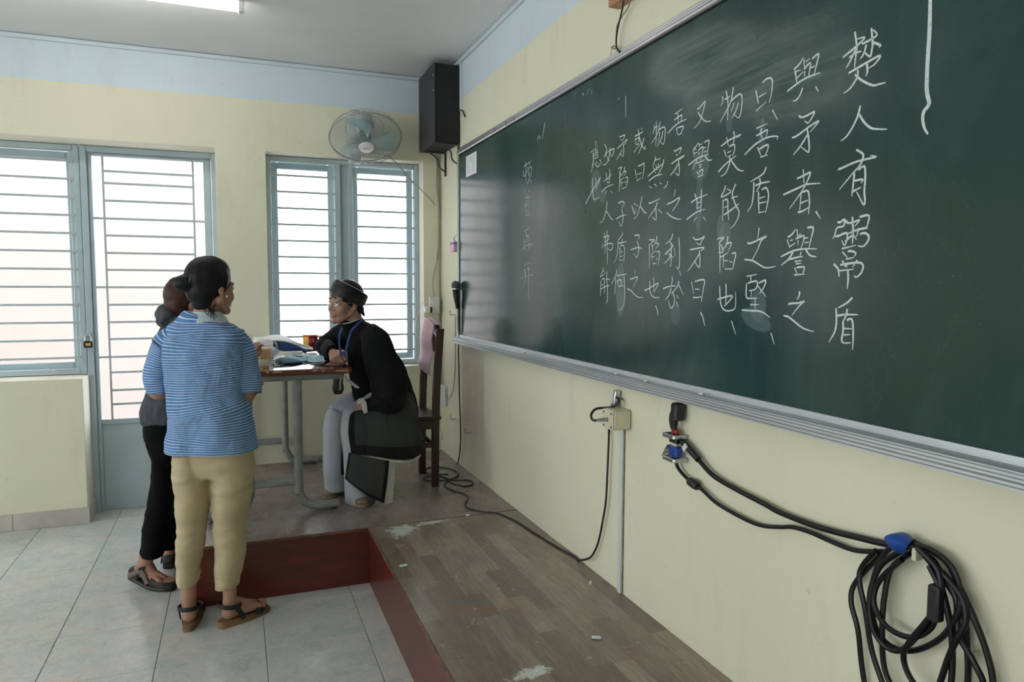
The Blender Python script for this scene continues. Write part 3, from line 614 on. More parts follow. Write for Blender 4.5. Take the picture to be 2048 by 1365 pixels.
# chalk characters
def chalk_mat():
    m = mat('chalk', (.62, .70, .70), .95, spec=.1); nt = m.node_tree; b = nt.nodes['Principled BSDF']
    P, _ = geo_xyz(nt); nt.links.new(ramp(nt, ntex(nt, 160, P, 4, .7), [(.3, (.42, .52, .52)), (.6, (.72, .79, .79))]), b.inputs['Base Color']); return m
M_chalk = chalk_mat()
CH = """3578,2040 3585,2006 3583,1979 3581,1958;3546,1992 3585,2006 3607,2018 3586,2021;3565,1986 3582,1991 3600,1990;3583,2001 3567,1976 3557,1965;3624,2033 3629,1999 3627,1981 3624,1971 3612,1981 3607,1988;3600,2006 3621,2008 3640,2013 3629,2028;3612,2001 3606,1983 3597,1974;3629,2001 3650,1988 3646,1985;3565,1951 3608,1959 3651,1966 3637,1951 3619,1947;3616,1957 3618,1940 3614,1931;3591,1951 3590,1935 3572,1916 3552,1908;3583,1943 3604,1924 3634,1906 3652,1904 3669,1903|3602,1869 3595,1845 3577,1818 3561,1804 3549,1800;3600,1850 3614,1830 3633,1813 3654,1806 3678,1801|3596,1771 3615,1758 3614,1746 3607,1733 3586,1717 3550,1686;3545,1735 3551,1735 3591,1743 3619,1745 3652,1746 3636,1751;3593,1719 3591,1695 3588,1666;3604,1724 3620,1730 3624,1705 3623,1674 3626,1650 3622,1644 3610,1662 3601,1675;3595,1701 3617,1701 3613,1693;3587,1675 3596,1679 3614,1684|3549,1611 3556,1609 3569,1615 3567,1600 3548,1597 3542,1581 3536,1572;3572,1613 3580,1606 3594,1606 3613,1610 3600,1597;3613,1617 3639,1617 3632,1588;3592,1619 3596,1584 3595,1556;3544,1577 3554,1578 3575,1583 3580,1575 3573,1554 3563,1567;3637,1591 3608,1588 3581,1581;3612,1592 3606,1572;3616,1578 3630,1579 3641,1570 3636,1557 3624,1549 3611,1552;3596,1578 3582,1569 3573,1563;3596,1578 3607,1565;3565,1547 3607,1553;3567,1539 3583,1525;3583,1540 3593,1540 3606,1535 3602,1527;3579,1522 3602,1525;3542,1512 3556,1499 3560,1480;3568,1519 3574,1509 3584,1504;3611,1519 3598,1502;3562,1509 3583,1511 3615,1513 3628,1506 3624,1490 3610,1479 3604,1484;3559,1495 3603,1498;3585,1498 3587,1473 3585,1452|3602,1433 3585,1419 3560,1407;3554,1406 3557,1376 3553,1350 3536,1324;3558,1388 3583,1392 3621,1393;3588,1406 3584,1388 3574,1371;3577,1377 3578,1354 3576,1327 3602,1327;3588,1379 3602,1382 3607,1361 3608,1335 3608,1311;3579,1359 3604,1360;3581,1344 3600,1346|3388,2007 3407,2016 3420,2029;3392,2003 3397,1986 3400,1972;3395,2000 3413,2001;3401,1984 3423,1994;3422,2023 3425,1999;3429,2015 3442,2020;3423,1999 3444,2008 3439,1977;3426,1993 3426,1978;3450,2017 3470,2022 3464,1997 3457,1973;3444,1996 3460,1996;3367,1959 3412,1972 3447,1976 3479,1975;3421,1954 3412,1938 3400,1929 3389,1929;3464,1946 3474,1931|3411,1888 3420,1882 3438,1882 3463,1886 3454,1872 3443,1863 3431,1871;3390,1837 3407,1839 3444,1852 3478,1861 3466,1850 3452,1840;3441,1848 3447,1824 3450,1796 3445,1792 3423,1808;3444,1836 3419,1810 3396,1793|3432,1751 3437,1715;3412,1731 3436,1736 3456,1740 3451,1726 3429,1696 3389,1658;3365,1696 3413,1706 3446,1712 3491,1709;3428,1694 3425,1650;3432,1694 3451,1695 3457,1667 3455,1637;3429,1668 3452,1673;3419,1646 3434,1647 3457,1655|3479,1642 3495,1623|3386,1585 3400,1591 3414,1604;3418,1603 3421,1581;3384,1579 3395,1556;3396,1576 3407,1578;3395,1561 3415,1569;3415,1579 3443,1584 3434,1554;3424,1587 3434,1591;3423,1575 3423,1562;3453,1604 3466,1605 3473,1600 3467,1576 3461,1554;3445,1579 3458,1579;3447,1567 3460,1569;3364,1536 3408,1549 3448,1552 3489,1550;3451,1549 3466,1535 3487,1531;3407,1546 3391,1528 3365,1513;3435,1545 3432,1536;3391,1527 3415,1531 3443,1534;3414,1521 3439,1524;3419,1515 3438,1517;3414,1506 3424,1489;3421,1506 3447,1506 3442,1489;3414,1487 3451,1489|3433,1446 3434,1438 3431,1431 3426,1425;3396,1411 3405,1414 3432,1416 3452,1421 3441,1414 3426,1400 3410,1384;3380,1382 3398,1379 3416,1370 3442,1356 3460,1350 3488,1346|3247,1991 3254,1967 3259,1953;3272,2005 3293,2011 3310,2002 3309,1971 3301,1945;3260,1970 3290,1975;3250,1935 3291,1951|3314,1923 3336,1892|3254,1888 3297,1892;3254,1868 3278,1872 3297,1875 3293,1857;3275,1884 3271,1873 3278,1856;3208,1825 3244,1843 3279,1853 3312,1855 3337,1850 3334,1843;3260,1836 3276,1809;3267,1830 3299,1836 3301,1824 3291,1810;3274,1807 3303,1809|3297,1778 3283,1760 3235,1747;3249,1744 3249,1720 3244,1685 3226,1665;3272,1751 3275,1735 3261,1716;3255,1734 3282,1737 3313,1737;3269,1716 3271,1688 3274,1658;3282,1719 3299,1722 3309,1704 3306,1678 3299,1655;3275,1697 3297,1700;3275,1684 3303,1685;3272,1658 3296,1660|3276,1617 3272,1588;3230,1579 3248,1578 3306,1593 3286,1582 3271,1556 3252,1532;3219,1533 3252,1529 3279,1518 3307,1508 3346,1511|3231,1486 3274,1491;3248,1486 3250,1467;3237,1467 3273,1472 3270,1451 3242,1446;3231,1467 3232,1428 3255,1425 3277,1426;3253,1445 3251,1429;3281,1467 3308,1474 3301,1454 3286,1439;3277,1460 3312,1430;3268,1424 3270,1395;3249,1407 3286,1408;3215,1391 3256,1390 3289,1390 3312,1383 3330,1373|3335,1333 3349,1304|3102,2009 3105,1998 3097,1983;3114,1999 3127,2000 3139,2003;3118,2022 3127,1996 3129,1967 3128,1936;3151,2024 3142,1988 3124,1966 3095,1937;3144,1987 3163,1995 3182,1997 3190,1985 3188,1953 3178,1932 3154,1950;3156,1980 3144,1955;3175,1975 3163,1953 3148,1938|3126,1888 3136,1862;3102,1867 3139,1878 3188,1884 3174,1880 3165,1882;3157,1900 3161,1882 3157,1863;3140,1859 3156,1862 3164,1857 3162,1841 3154,1831;3116,1854 3128,1832;3132,1843 3150,1846;3134,1830 3150,1835;3092,1794 3125,1812 3172,1829;3144,1829 3143,1813 3128,1788 3105,1779;3150,1818 3175,1793 3188,1785 3207,1780|3126,1750 3123,1738 3109,1719 3152,1729 3134,1740;3118,1710 3118,1649;3122,1708 3138,1708 3141,1675 3146,1648;3126,1688 3138,1689;3124,1666 3163,1680 3189,1692;3173,1749 3159,1723 3173,1693 3191,1665 3175,1637 3154,1624;3156,1711 3186,1714|3095,1598 3127,1600 3104,1586 3116,1576 3123,1558 3101,1558;3106,1577 3110,1547 3112,1498;3144,1603 3139,1579 3119,1565;3136,1581 3161,1583 3148,1560;3113,1544 3151,1557;3126,1547 3127,1512;3131,1533 3149,1532;3164,1552 3181,1552 3175,1527 3170,1507;3155,1530 3169,1526;3136,1508 3172,1508|3112,1459 3119,1408 3138,1388 3167,1388 3186,1399 3185,1442;3103,1419 3170,1431 3154,1412 3135,1400;3141,1465 3143,1434 3142,1405|3170,1358 3191,1320|2981,2000 2996,2003 3020,2015 3012,1990 2994,1959 2965,1946;2985,1990 3005,1969 3024,1955 3052,1950|2967,1884 2979,1888 2989,1897;2993,1897 2996,1883;2964,1881 2972,1860;2971,1880 2983,1880;2973,1868 2989,1871;2994,1890 3012,1891;2992,1874 3014,1881 3009,1852;2997,1869 2994,1858;3021,1893 3043,1895 3041,1875 3036,1857;3016,1877 3033,1876;3020,1864 3036,1866;2942,1837 2982,1849 3017,1853 3045,1854;3023,1854 3038,1840 3048,1835 3062,1835;2988,1847 2965,1822;3008,1850 3002,1842;2985,1836 3025,1841;2998,1828 3011,1829;2999,1821 3011,1823;2986,1810 3000,1799;2997,1808 3013,1813 3018,1808 3010,1798;2993,1794 3021,1797|2978,1745 2990,1721 2992,1696;2961,1719 2990,1728 3043,1735;3012,1753 3012,1715 3009,1683;2993,1714 3009,1716;2992,1697 3007,1701;2937,1668 2975,1682 3002,1689 3033,1691;2991,1672 2976,1660;3026,1668 3037,1657|2975,1612 2986,1603 3011,1603 3033,1610 3019,1596 3012,1586 2992,1592;2960,1572 3031,1576 3015,1566;3008,1568 3013,1544 3010,1516 2983,1537;3008,1557 2984,1533 2951,1506|2972,1471 2985,1434;2990,1473 3036,1477 3033,1449 3025,1410;2992,1449 3018,1448;2982,1423 3002,1423 3026,1426|3022,1378 3034,1363 3045,1337|2861,2012 2903,2020;2858,1994 2897,2001 2899,1994 2895,1983;2877,2011 2882,1980;2821,1959 2863,1975 2897,1981 2927,1982;2870,1966 2880,1943;2876,1965 2908,1964 2904,1953 2896,1945;2882,1943 2903,1943|2860,1897 2869,1894 2900,1899 2896,1889 2888,1882;2872,1881 2884,1878;2848,1856 2882,1865 2920,1871 2892,1862;2886,1863 2892,1837 2889,1813 2870,1825;2885,1851 2866,1833 2842,1819|2872,1771 2865,1748;2826,1728 2862,1733 2898,1742 2880,1719 2858,1703;2824,1701 2851,1686 2884,1675 2910,1672|2863,1630 2857,1615 2841,1604 2822,1598;2850,1603 2856,1589 2857,1549 2855,1523 2851,1526;2820,1563 2865,1588 2858,1594;2857,1569 2843,1547 2814,1533;2839,1566 2873,1549;2875,1581 2879,1553;2897,1615 2903,1579 2903,1522 2895,1515 2886,1521|2905,1508 2914,1491|2864,1489 2866,1476 2860,1460;2813,1450 2847,1457 2886,1460;2861,1453 2848,1428 2828,1413;2866,1439 2876,1428 2881,1413 2875,1394 2861,1386 2851,1399 2844,1413;2904,1475 2895,1457 2862,1433;2904,1461 2931,1429;2892,1428 2904,1418;2891,1407 2904,1390|2739,2001 2741,1989 2731,1974;2746,1993 2764,1994;2752,2012 2753,1969 2752,1930;2776,2006 2768,1985 2760,1968 2723,1944;2769,1981 2798,1984 2807,1969 2800,1929 2782,1938;2776,1973 2767,1942;2794,1972 2785,1950 2760,1925|2750,1896 2749,1884 2735,1866;2749,1884 2784,1884;2705,1835 2747,1851 2804,1866;2739,1862 2753,1839;2754,1866 2764,1846;2768,1869 2775,1849;2802,1878 2793,1856 2770,1833;2712,1819 2752,1830 2797,1830;2715,1800 2734,1791;2747,1804 2763,1795;2779,1804 2794,1798;2827,1803 2823,1791 2805,1783|2713,1744 2730,1743 2787,1752;2767,1742 2756,1722 2711,1692;2759,1727 2762,1683 2737,1695;2775,1716 2802,1699|2719,1617 2748,1616 2753,1613 2732,1604 2742,1594 2745,1583 2738,1578;2721,1603 2724,1571 2725,1519;2770,1627 2765,1611 2749,1596;2766,1602 2782,1600 2764,1586;2738,1568 2769,1580;2738,1565 2744,1543;2743,1558 2760,1559;2771,1574 2786,1573 2785,1553 2780,1529;2766,1549 2777,1552;2746,1535 2770,1535|2730,1476 2733,1439 2750,1423 2772,1419 2796,1421;2700,1447 2707,1444 2780,1468 2771,1452 2755,1436;2751,1487 2756,1465 2756,1439|2768,1392 2779,1378 2786,1358|2634,2010 2648,1973 2661,1950 2684,1931 2683,1944;2614,1989 2640,1991 2670,1995;2658,2009 2658,2002;2616,1978 2625,1957;2618,1978 2643,1977 2638,1964;2626,1957 2643,1959;2609,1934 2651,1955;2676,1972 2663,1950 2640,1923|2619,1872 2632,1838;2639,1881 2658,1881 2677,1885 2680,1872 2676,1850 2668,1831;2636,1852 2664,1854;2633,1830 2659,1838|2600,1748 2620,1715 2626,1734;2616,1752 2642,1740;2669,1773 2658,1741 2639,1709 2614,1698;2661,1737 2688,1714 2703,1710|2624,1638 2641,1639 2656,1637 2649,1622;2641,1617 2652,1598 2651,1575 2639,1560 2621,1574;2599,1589 2638,1594 2660,1593 2678,1588|2632,1517 2629,1496;2596,1483 2616,1485 2649,1491 2637,1474 2620,1454;2579,1448 2602,1442 2643,1422 2668,1418 2690,1419|2506,2010 2511,2006 2542,2008 2538,1998 2526,1990;2513,1995 2528,1991;2490,1968 2519,1976 2559,1989 2548,1977 2533,1972;2532,1973 2537,1955 2531,1933 2515,1945;2525,1957 2504,1940 2483,1926|2389,2002 2400,1991 2409,1978 2401,1962 2431,1931;2386,1955 2413,1967 2434,1971;2436,1981 2432,1961 2416,1931 2394,1923 2380,1927;2434,1970 2463,1972 2463,1961 2454,1949 2440,1948;2434,1968 2441,1948|2315,2027 2320,2019 2312,2009;2277,1990 2339,2006;2297,1987 2299,1957 2299,1928;2304,1983 2296,1943 2282,1909;2318,1996 2314,1958;2331,1995 2334,1961;2311,1989 2337,1991;2316,1981 2339,1981;2316,1971 2340,1972;2309,1959 2345,1961;2312,1945 2320,1933 2338,1924 2350,1929 2343,1937;2327,1948 2333,1937;2352,1949 2361,1942 2360,1928|2297,1886 2297,1838 2305,1805 2318,1800 2360,1805;2239,1792 2286,1830 2358,1879 2345,1861 2325,1842;2321,1884 2325,1832|2406,1891 2416,1851;2388,1861 2449,1880;2432,1902 2436,1879 2432,1847;2418,1866 2433,1866;2416,1852 2433,1852;2369,1822 2404,1834 2438,1839 2467,1839;2414,1823 2400,1810;2446,1817 2457,1806|2500,1893 2526,1894 2510,1879 2520,1869 2515,1861;2509,1876 2511,1846 2509,1805;2546,1893 2542,1878 2524,1862;2535,1875 2556,1875 2542,1862;2517,1849 2543,1855;2518,1847 2524,1822;2524,1838 2539,1837;2552,1852 2567,1852 2566,1834 2560,1817;2546,1836 2563,1838;2530,1815 2559,1819|2418,1783 2410,1747 2387,1713 2361,1704;2410,1747 2435,1726 2454,1711 2469,1710|2503,1765 2529,1769 2549,1760 2528,1746;2529,1742 2537,1722 2539,1698 2528,1679 2509,1696;2489,1709 2523,1716 2565,1718|2390,1646 2435,1650 2425,1633 2394,1628;2381,1605 2390,1623;2394,1613 2425,1620 2459,1619 2466,1610 2460,1597 2443,1595 2428,1602;2397,1664 2406,1638 2407,1600 2397,1581;2419,1671 2423,1616 2427,1540|2542,1654 2529,1641 2505,1628;2506,1628 2504,1593 2495,1563 2475,1548;2509,1618 2538,1618 2568,1620;2536,1632 2530,1614 2514,1597;2521,1599 2521,1574 2519,1554 2547,1555;2532,1606 2546,1607 2556,1583 2549,1544;2527,1584 2545,1584;2527,1567 2547,1571|2392,1530 2390,1518 2370,1494 2403,1505;2391,1520 2412,1503;2376,1479 2374,1450 2375,1420;2383,1483 2404,1486 2403,1459 2406,1429;2381,1462 2397,1463;2378,1447 2407,1455 2448,1461;2425,1514 2421,1487 2429,1454 2431,1417 2427,1399 2417,1390;2417,1484 2436,1485 2448,1480|2498,1521 2496,1507 2484,1490 2461,1465;2491,1489 2490,1461 2486,1427;2497,1496 2537,1500 2577,1502;2502,1477 2516,1456;2506,1476 2522,1482 2537,1475 2535,1464 2519,1457;2517,1456 2553,1460;2553,1501 2559,1461 2561,1415 2553,1385 2538,1373 2517,1369|1565,2042 1608,2048 1667,2055;1588,2063 1595,2013 1593,1961;1560,2025 1570,1993 1618,2019;1615,2034 1625,2016 1630,1988;1644,2047 1628,2023;1646,2023 1665,2026 1662,1979;1644,2003 1638,1977 1609,1951;1648,1969 1664,1952|1578,1925 1597,1904;1636,1919 1629,1905 1597,1892 1574,1884;1603,1886 1623,1886 1652,1890;1604,1878 1591,1858 1574,1831;1597,1872 1601,1822 1598,1797;1623,1878 1643,1862 1640,1830 1637,1796;1609,1848 1633,1849;1604,1823 1617,1825;1595,1798 1631,1808|1581,1725 1645,1739;1599,1720 1611,1695 1612,1674 1594,1671;1610,1702 1630,1700 1640,1684 1640,1629;1578,1689 1582,1648 1580,1618;1533,1629 1594,1654 1650,1661 1680,1653|1602,1577 1595,1565 1571,1551;1616,1565 1663,1567;1567,1536 1608,1541;1534,1493 1614,1519;1588,1535 1595,1492 1574,1450;1632,1558 1637,1477 1636,1389;1616,1545 1650,1548;1614,1532 1650,1534;1600,1503 1644,1510 1690,1511|1817,2200 1805,2167 1792,2134;1737,2139 1744,2153 1761,2152 1768,2136;2545,2146 2547,2091 2548,2067;2490,2147 2501,2149;2195,2240 2206,2236 2201,2229;2255,2243 2237,2226;2280,2234 2276,2218|3768,2047 3770,1981 3769,1922 3770,1862 3777,1833 3766,1820 3764,1804 3769,1785 3778,1771"""
def stroke(mb, pts, wd, x=-.0246):
    P = spline([V((x, -a / 1000, c / 1000)) for a, c in pts], 4) if len(pts) > 2 else [V((x, -a / 1000, c / 1000)) for a, c in pts]
    n = len(P); vs = []
    for i, p in enumerate(P):
        t = P[min(n - 1, i + 1)] - P[max(0, i - 1)]; t = t.normalized() if t.length else V((0, 1, 0)); nn = V((0, -t.z, t.y))
        f = i / max(1, n - 1); k = wd * (1 - .55 * f ** 3) * (.75 + .25 * min(1, f * 6 + .3))
        vs += [p + nn * k / 2, p - nn * k / 2]
        vs += [p + nn * k * .25 + V((-.0008, 0, 0)), p - nn * k * .25 + V((-.0008, 0, 0))]
    fs = []
    for i in range(n - 1):
        a, b_ = i * 4, i * 4 + 4
        fs += [(a, b_, b_ + 2, a + 2), (a + 2, b_ + 2, b_ + 3, a + 3), (a + 3, b_ + 3, b_ + 1, a + 1)]
    mb.add(vs, fs)
chs = CH.split('|')
for ci, ch in enumerate(chs):
    mb = MB(); last = ci == len(chs) - 1; marks = ci == len(chs) - 2
    for st in ch.split(';'):
        pts = [tuple(map(int, q.split(','))) for q in st.split()]
        my = sum(p[0] for p in pts) / len(pts)
        wd = .0095 if last else .0028 if marks else .0042 if my < 1300 else .0034 + max(0, (my - 1800)) / 1800 * .0022
        if last: pts = [(p[0], min(p[1], int(ZB1 * 1000) - 1)) for p in pts]
        stroke(mb, pts, wd)
    mb.build('chalk_line' if last else 'chalk_mark' if marks else 'chalk_character', M_chalk, bb, smooth=False)
# paper notice
M_paper = mat('paper', (.75, .76, .80), .7)
a, b_, c_, d_ = [W(px, py, x=-.026) for px, py in ((932, 313), (953, 303), (953, 346), (932, 355))]
nt_ = empty('paper_notice', a, 'small white printed notice taped to the top left corner of the green board', 'notice')
y0, y1, z1, z0 = a.y, b_.y, (a.z + b_.z) / 2, (c_.z + d_.z) / 2
MB().box((-.0262, y0, z0), (-.0250, y1, z1)).build('sheet', M_paper, nt_, smooth=False)
mb = MB(); rnd = random.Random(5); z = z1 - .018
for k in range(9):
    for (u, v) in ((.1, .45), (.55, .9)) if k > 2 else ((.15, .85),):
        mb.box((-.0266, y0 + (y1 - y0) * u, z - .0025), (-.0263, y0 + (y1 - y0) * (v - rnd.random() * .1), z))
    z -= (z1 - z0 - .03) / 9
mb.build('print', mat('ink', (.3, .3, .36), .8), nt_, smooth=False)
# ================================================================ WALL FITTINGS
def line(pts, x=None, y=None, z=None, off=0): return [W(a, b, x=x, y=y, z=z) for a, b in pts]
# loudspeaker on brackets in the corner
M_spk = mat('black_felt', (.010, .011, .013), .75, bump=.3, bs=400, var=.2, vs=6)
M_spk2 = mat('black_front', (.035, .037, .042), .6, bump=.2, bs=300)
sx0, sy0, sy1, sz0, sz1 = -.165, -.43, -.03, 2.362, 2.846
sp = empty('loudspeaker', (-.08, -.23, sz0), 'large black box loudspeaker mounted high in the room corner', 'loudspeaker')
MB().box((sx0 + .004, sy0, sz0), (-.004, sy1, sz1), .004).build('cabinet', M_spk, sp)
MB().box((sx0 - .006, sy0 - .002, sz0 - .002), (sx0 + .003, sy1, sz1 + .002), .002).build('front_grille', M_spk2, sp)
mb = MB(); p = W(894, 195, y=sy0); mb.lathe(p + V((0, -.001, 0)), [(.0, -.002), (.011, -.002), (.013, -.004), (.015, .002), (.018, .002)], axis=(0, -1, 0)); mb.build('socket', M_black, sp)
mb = MB()
for py, pz in ((150, 0), (180, 0)): mb.ball(V((sx0 - .006, W(869, py, x=sx0).y, W(869, py, x=sx0).z)), .006)
mb.build('screw', M_brass, sp)
M_iron = mat('dark_iron', (.06, .055, .05), .6, metal=.4)
for (y, dx) in ((sy0 + .02, -.012), (-.10, -.012)):
    b = MB().box((-.012, y - .008, sz0 - .16), (-.001, y + .008, sz0 - .002)).box((-.13, y - .008, sz0 - .010), (-.012, y + .008, sz0 - .002))
    b.tube([(-.008, y, sz0 - .13), (-.05, y, sz0 - .10), (-.06, y, sz0 - .05), (-.11, y, sz0 - .012)], .005, 8)
    b.build('bracket', M_iron, sp)
MB().tube([W(917, 175, x=-.006), W(919, 215, x=-.008), W(925, 222, x=-.012), W(930, 234, x=-.010)], .004, 6).build('cable', M_black, sp)
# wall fan
fc = V((-.570, -.25, 2.388)); fn = V((-.02, -.50, -.866)).normalized()
M_fan = mat('fan_body', (.50, .56, .56), .4); M_cage = mat('cage_wire', (.33, .35, .36), .4, metal=.3)
M_blade = bpy.data.materials.new('blade'); M_blade.use_nodes = True
_b = M_blade.node_tree.nodes['Principled BSDF']; _b.inputs['Base Color'].default_value = (.36, .60, .62, 1); _b.inputs['Roughness'].default_value = .25; _b.inputs['Alpha'].default_value = .55
fan = empty('wall_fan', (-.586, YW, 2.4), 'white wall fan with round wire cage above the right-hand window', 'fan')
wp = V((-.600, YW - .035, 2.4))
MB().rings([(wp + V((0, 0, -.13)), .030, .028, (1, 0, 0), 3), (wp + V((0, 0, -.11)), .040, .035, (1, 0, 0), 3), (wp + V((0, 0, .1)), .046, .036, (1, 0, 0), 2.6), (wp + V((0, -.005, .185)), .046, .038, (1, 0, 0), 2.4), (wp + V((0, -.005, .21)), .030, .026, (1, 0, 0), 2.2)], seg=24).build('wall_bracket', M_fan, fan)
m0 = fc - fn * .16
MB().cap2(wp + V((0, -.03, .05)), m0 + V((0, .02, .0)), .035, .045).rings([(m0 - fn * .02, .040, .040, (1, 0, 0)), (m0, .058, .055, (1, 0, 0)), (m0 + fn * .07, .060, .058, (1, 0, 0)), (m0 + fn * .10, .035, .035, (1, 0, 0))], seg=24).build('motor_housing', M_fan, fan)
R0 = .222
u_ = fn.cross(V((0, 0, 1))).normalized(); v_ = fn.cross(u_)
def fp(r, th, h): return fc + (u_ * math.cos(th) + v_ * math.sin(th)) * r + fn * h
def cagewire(n, hub, hh, name, h_rim):
    mb = MB()
    for k in range(n):
        th = 2 * PI * k / n
        mb.tube([fp(hub, th, hh), fp(R0 * .62, th + .10, hh * .92 + h_rim * .08), fp(R0 * .93, th + .14, hh * .55 + h_rim * .45), fp(R0, th + .15, h_rim)], .0013, 4, sub=4, cap=False)
    return mb
mb = cagewire(84, .038, .075, 'f', .005); mb.build('front_cage', M_cage, fan)
mb = cagewire(72, .055, -.085, 'r', -.005); mb.build('rear_cage', M_cage, fan)
mb = MB(); mb.tube([fp(R0 + .002, 2 * PI * k / 48, 0) for k in range(48)], .0048, 8, closed=True, sub=1); mb.build('cage_rim', M_cage, fan)
mb = MB()
for r, h in ((.12, .069), (.12, -.078)): mb.tube([fp(r, 2 * PI * k / 40, h) for k in range(40)], .0018, 6, closed=True, sub=1)
mb.build('cage_ring', M_cage, fan)
mb = MB(); mb.lathe(fc, [(0, .088), (.03, .087), (.047, .082), (.050, .072), (.045, .066), (0, .066)], axis=tuple(fn), seg=32); mb.build('centre_badge', M_fit, fan)
mb = MB(); mb.lathe(fc, [(0, .03), (.022, .028), (.034, .01), (.036, -.04), (0, -.04)], axis=tuple(fn), seg=24); mb.build('hub', mat('smoky_hub', (.12, .13, .14), .3), fan)
mb = MB(); q = fc + fn * .0885
mb.tube([q + u_ * a + v_ * b_ for a, b_ in ((-.020, .004), (-.008, -.005), (.006, .004), (.020, -.004), (.006, -.007), (-.012, .008))], .0012, 6); mb.build('badge_mark', mat('badge_grey', (.35, .4, .45), .4), fan)
for k in range(3):
    t0 = 2 * PI * k / 3 + .5; rows = []
    for j, r in enumerate((.03, .09, .15, .195)):
        wdt = (.35, .62, .60, .42)[j]; rows.append([fp(r, t0 + wdt * f + j * .13, .012 - .034 * f) for f in (-.5, 0, .5, 1)])
    MB().patch(rows, 4, 4, .002).build('blade', M_blade, fan)
bt = W(728, 320, y=-.06)
MB().tube([wp + V((.006, -.03, -.12)), wp + V((.006, -.032, -.2)), wp + V((.006, -.032, -.28))], .0012, 5).build('pull_cord', M_fit, fan)
# wire from the fan to the corner
M_wire = mat('grey_wire', (.30, .30, .28), .5)
mb = MB(); mb.tube([wp + V((.04, 0, -.06)), W(775, 312, y=YW - .03), W(822, 360, y=YW - .02), W(862, 400, y=YW - .008), W(876, 420, y=YW - .004)], .0032, 6)
tag(mb.build('fan_wire', M_wire, None, origin=(-.45, YW, 2.2)), 'thin grey wire running slantwise from the wall fan to the room corner', 'wire')
# corner cables and painted conduit
M_con = mat('cream_conduit', (.62, .62, .44), .5)
c = empty('corner_conduit', (-.03, YW, 1.3), 'cream painted cable conduit standing in the corner beside the window', 'conduit')
MB().box((-.040, YW - .018, .75), (-.016, YW - .001, 2.36), .003).build('duct', M_con, c)
for pts in (((876, 318), (873, 360), (879, 420), (880, 470), (874, 520), (866, 560), (868, 595)), ((868, 300), (876, 345), (882, 395), (880, 450), (876, 520)), ((880, 628), (881, 700), (882, 760), (886, 830), (884, 880))):
    MB().tube([W(a, b_, y=YW - .024) for a, b_ in pts], .003, 6).build('wire', M_wire, c)
# socket strip with charger plug
M_white = mat('white_plastic', (.66, .68, .70), .4); M_white2 = mat('cream_box', (.62, .60, .44), .5, var=.06, vs=20, bump=.05)
a = W(860, 594, y=YW - .06); b_ = W(880, 628, y=YW - .06)
ps = empty('power_socket', ((a.x + b_.x) / 2, YW, b_.z), 'white power socket box on the corner conduit near the window', 'socket')
MB().box((a.x, YW - .055, b_.z), (b_.x, YW - .019, a.z), .004).build('box', M_white, ps)
for z in (.3, .7):
    mb = MB(); q = V((a.x + .018, YW - .055, b_.z + (a.z - b_.z) * z)); mb.lathe(q, [(0, .001), (.010, .001), (.012, .003), (.014, 0)], axis=(0, -1, 0)); mb.build('outlet', M_fit, ps)
p = W(855, 620, y=YW - .06)
ch_ = empty('charger', p, 'small white phone charger plugged in low on the socket box', 'charger')
MB().box(p + V((-.022, -.02, -.022)), p + V((.016, .02, .022)), .005).build('plug_body', M_fit, ch_)
MB().box(p + V((.016, -.016, -.02)), p + V((a.x - p.x + .012, .016, .02)), .003).build('adapter', M_black, ch_)
mb = MB(); mb.tube([W(x, y, y=YW - .04) for x, y in ((862, 605), (846, 606), (832, 640), (832, 668), (843, 684), (858, 690), (868, 692))], .002, 6)
tag(mb.build('charger_cable', M_fit, None, origin=(-.1, YW, 1.2)), 'thin looping pale cable hanging below the socket box beside the window', 'cable')
mb = MB(); mb.box((-.030, .02, .47), (-.004, YW - .001, .62), .003)
a = W(886, 852, x=-.02)
mb = MB().box((-.025, a.y - .05, .62), (-.001, a.y + .06, .76), .004)
tag(mb.build('low_socket', M_white, None, origin=(0, a.y, .62)), 'small grey socket plate low on the wall behind the chair', 'socket')
# pink sponge box at the board edge
a = W(910, 493, x=-.03)
pk = empty('eraser_box', a, 'small pink box with a purple band hanging beside the green board', 'box')
MB().box((-.05, a.y - .035, a.z - .035), (-.002, a.y + .045, a.z + .03), .004).build('box', mat('pink_plastic', (.72, .42, .60), .45), pk)
MB().box((-.0515, a.y - .036, a.z + .012), (-.002, a.y + .046, a.z + .022), .001).build('band', mat('purple', (.22, .10, .45), .5), pk)
MB().tube([V((-.03, a.y, a.z + .03)), V((-.034, a.y + .01, a.z + .055)), V((-.02, a.y - .015, a.z + .075)), V((-.004, a.y, a.z + .08))], .006, 8).build('crumpled_wrap', mat('wrap', (.7, .66, .74), .4), pk)
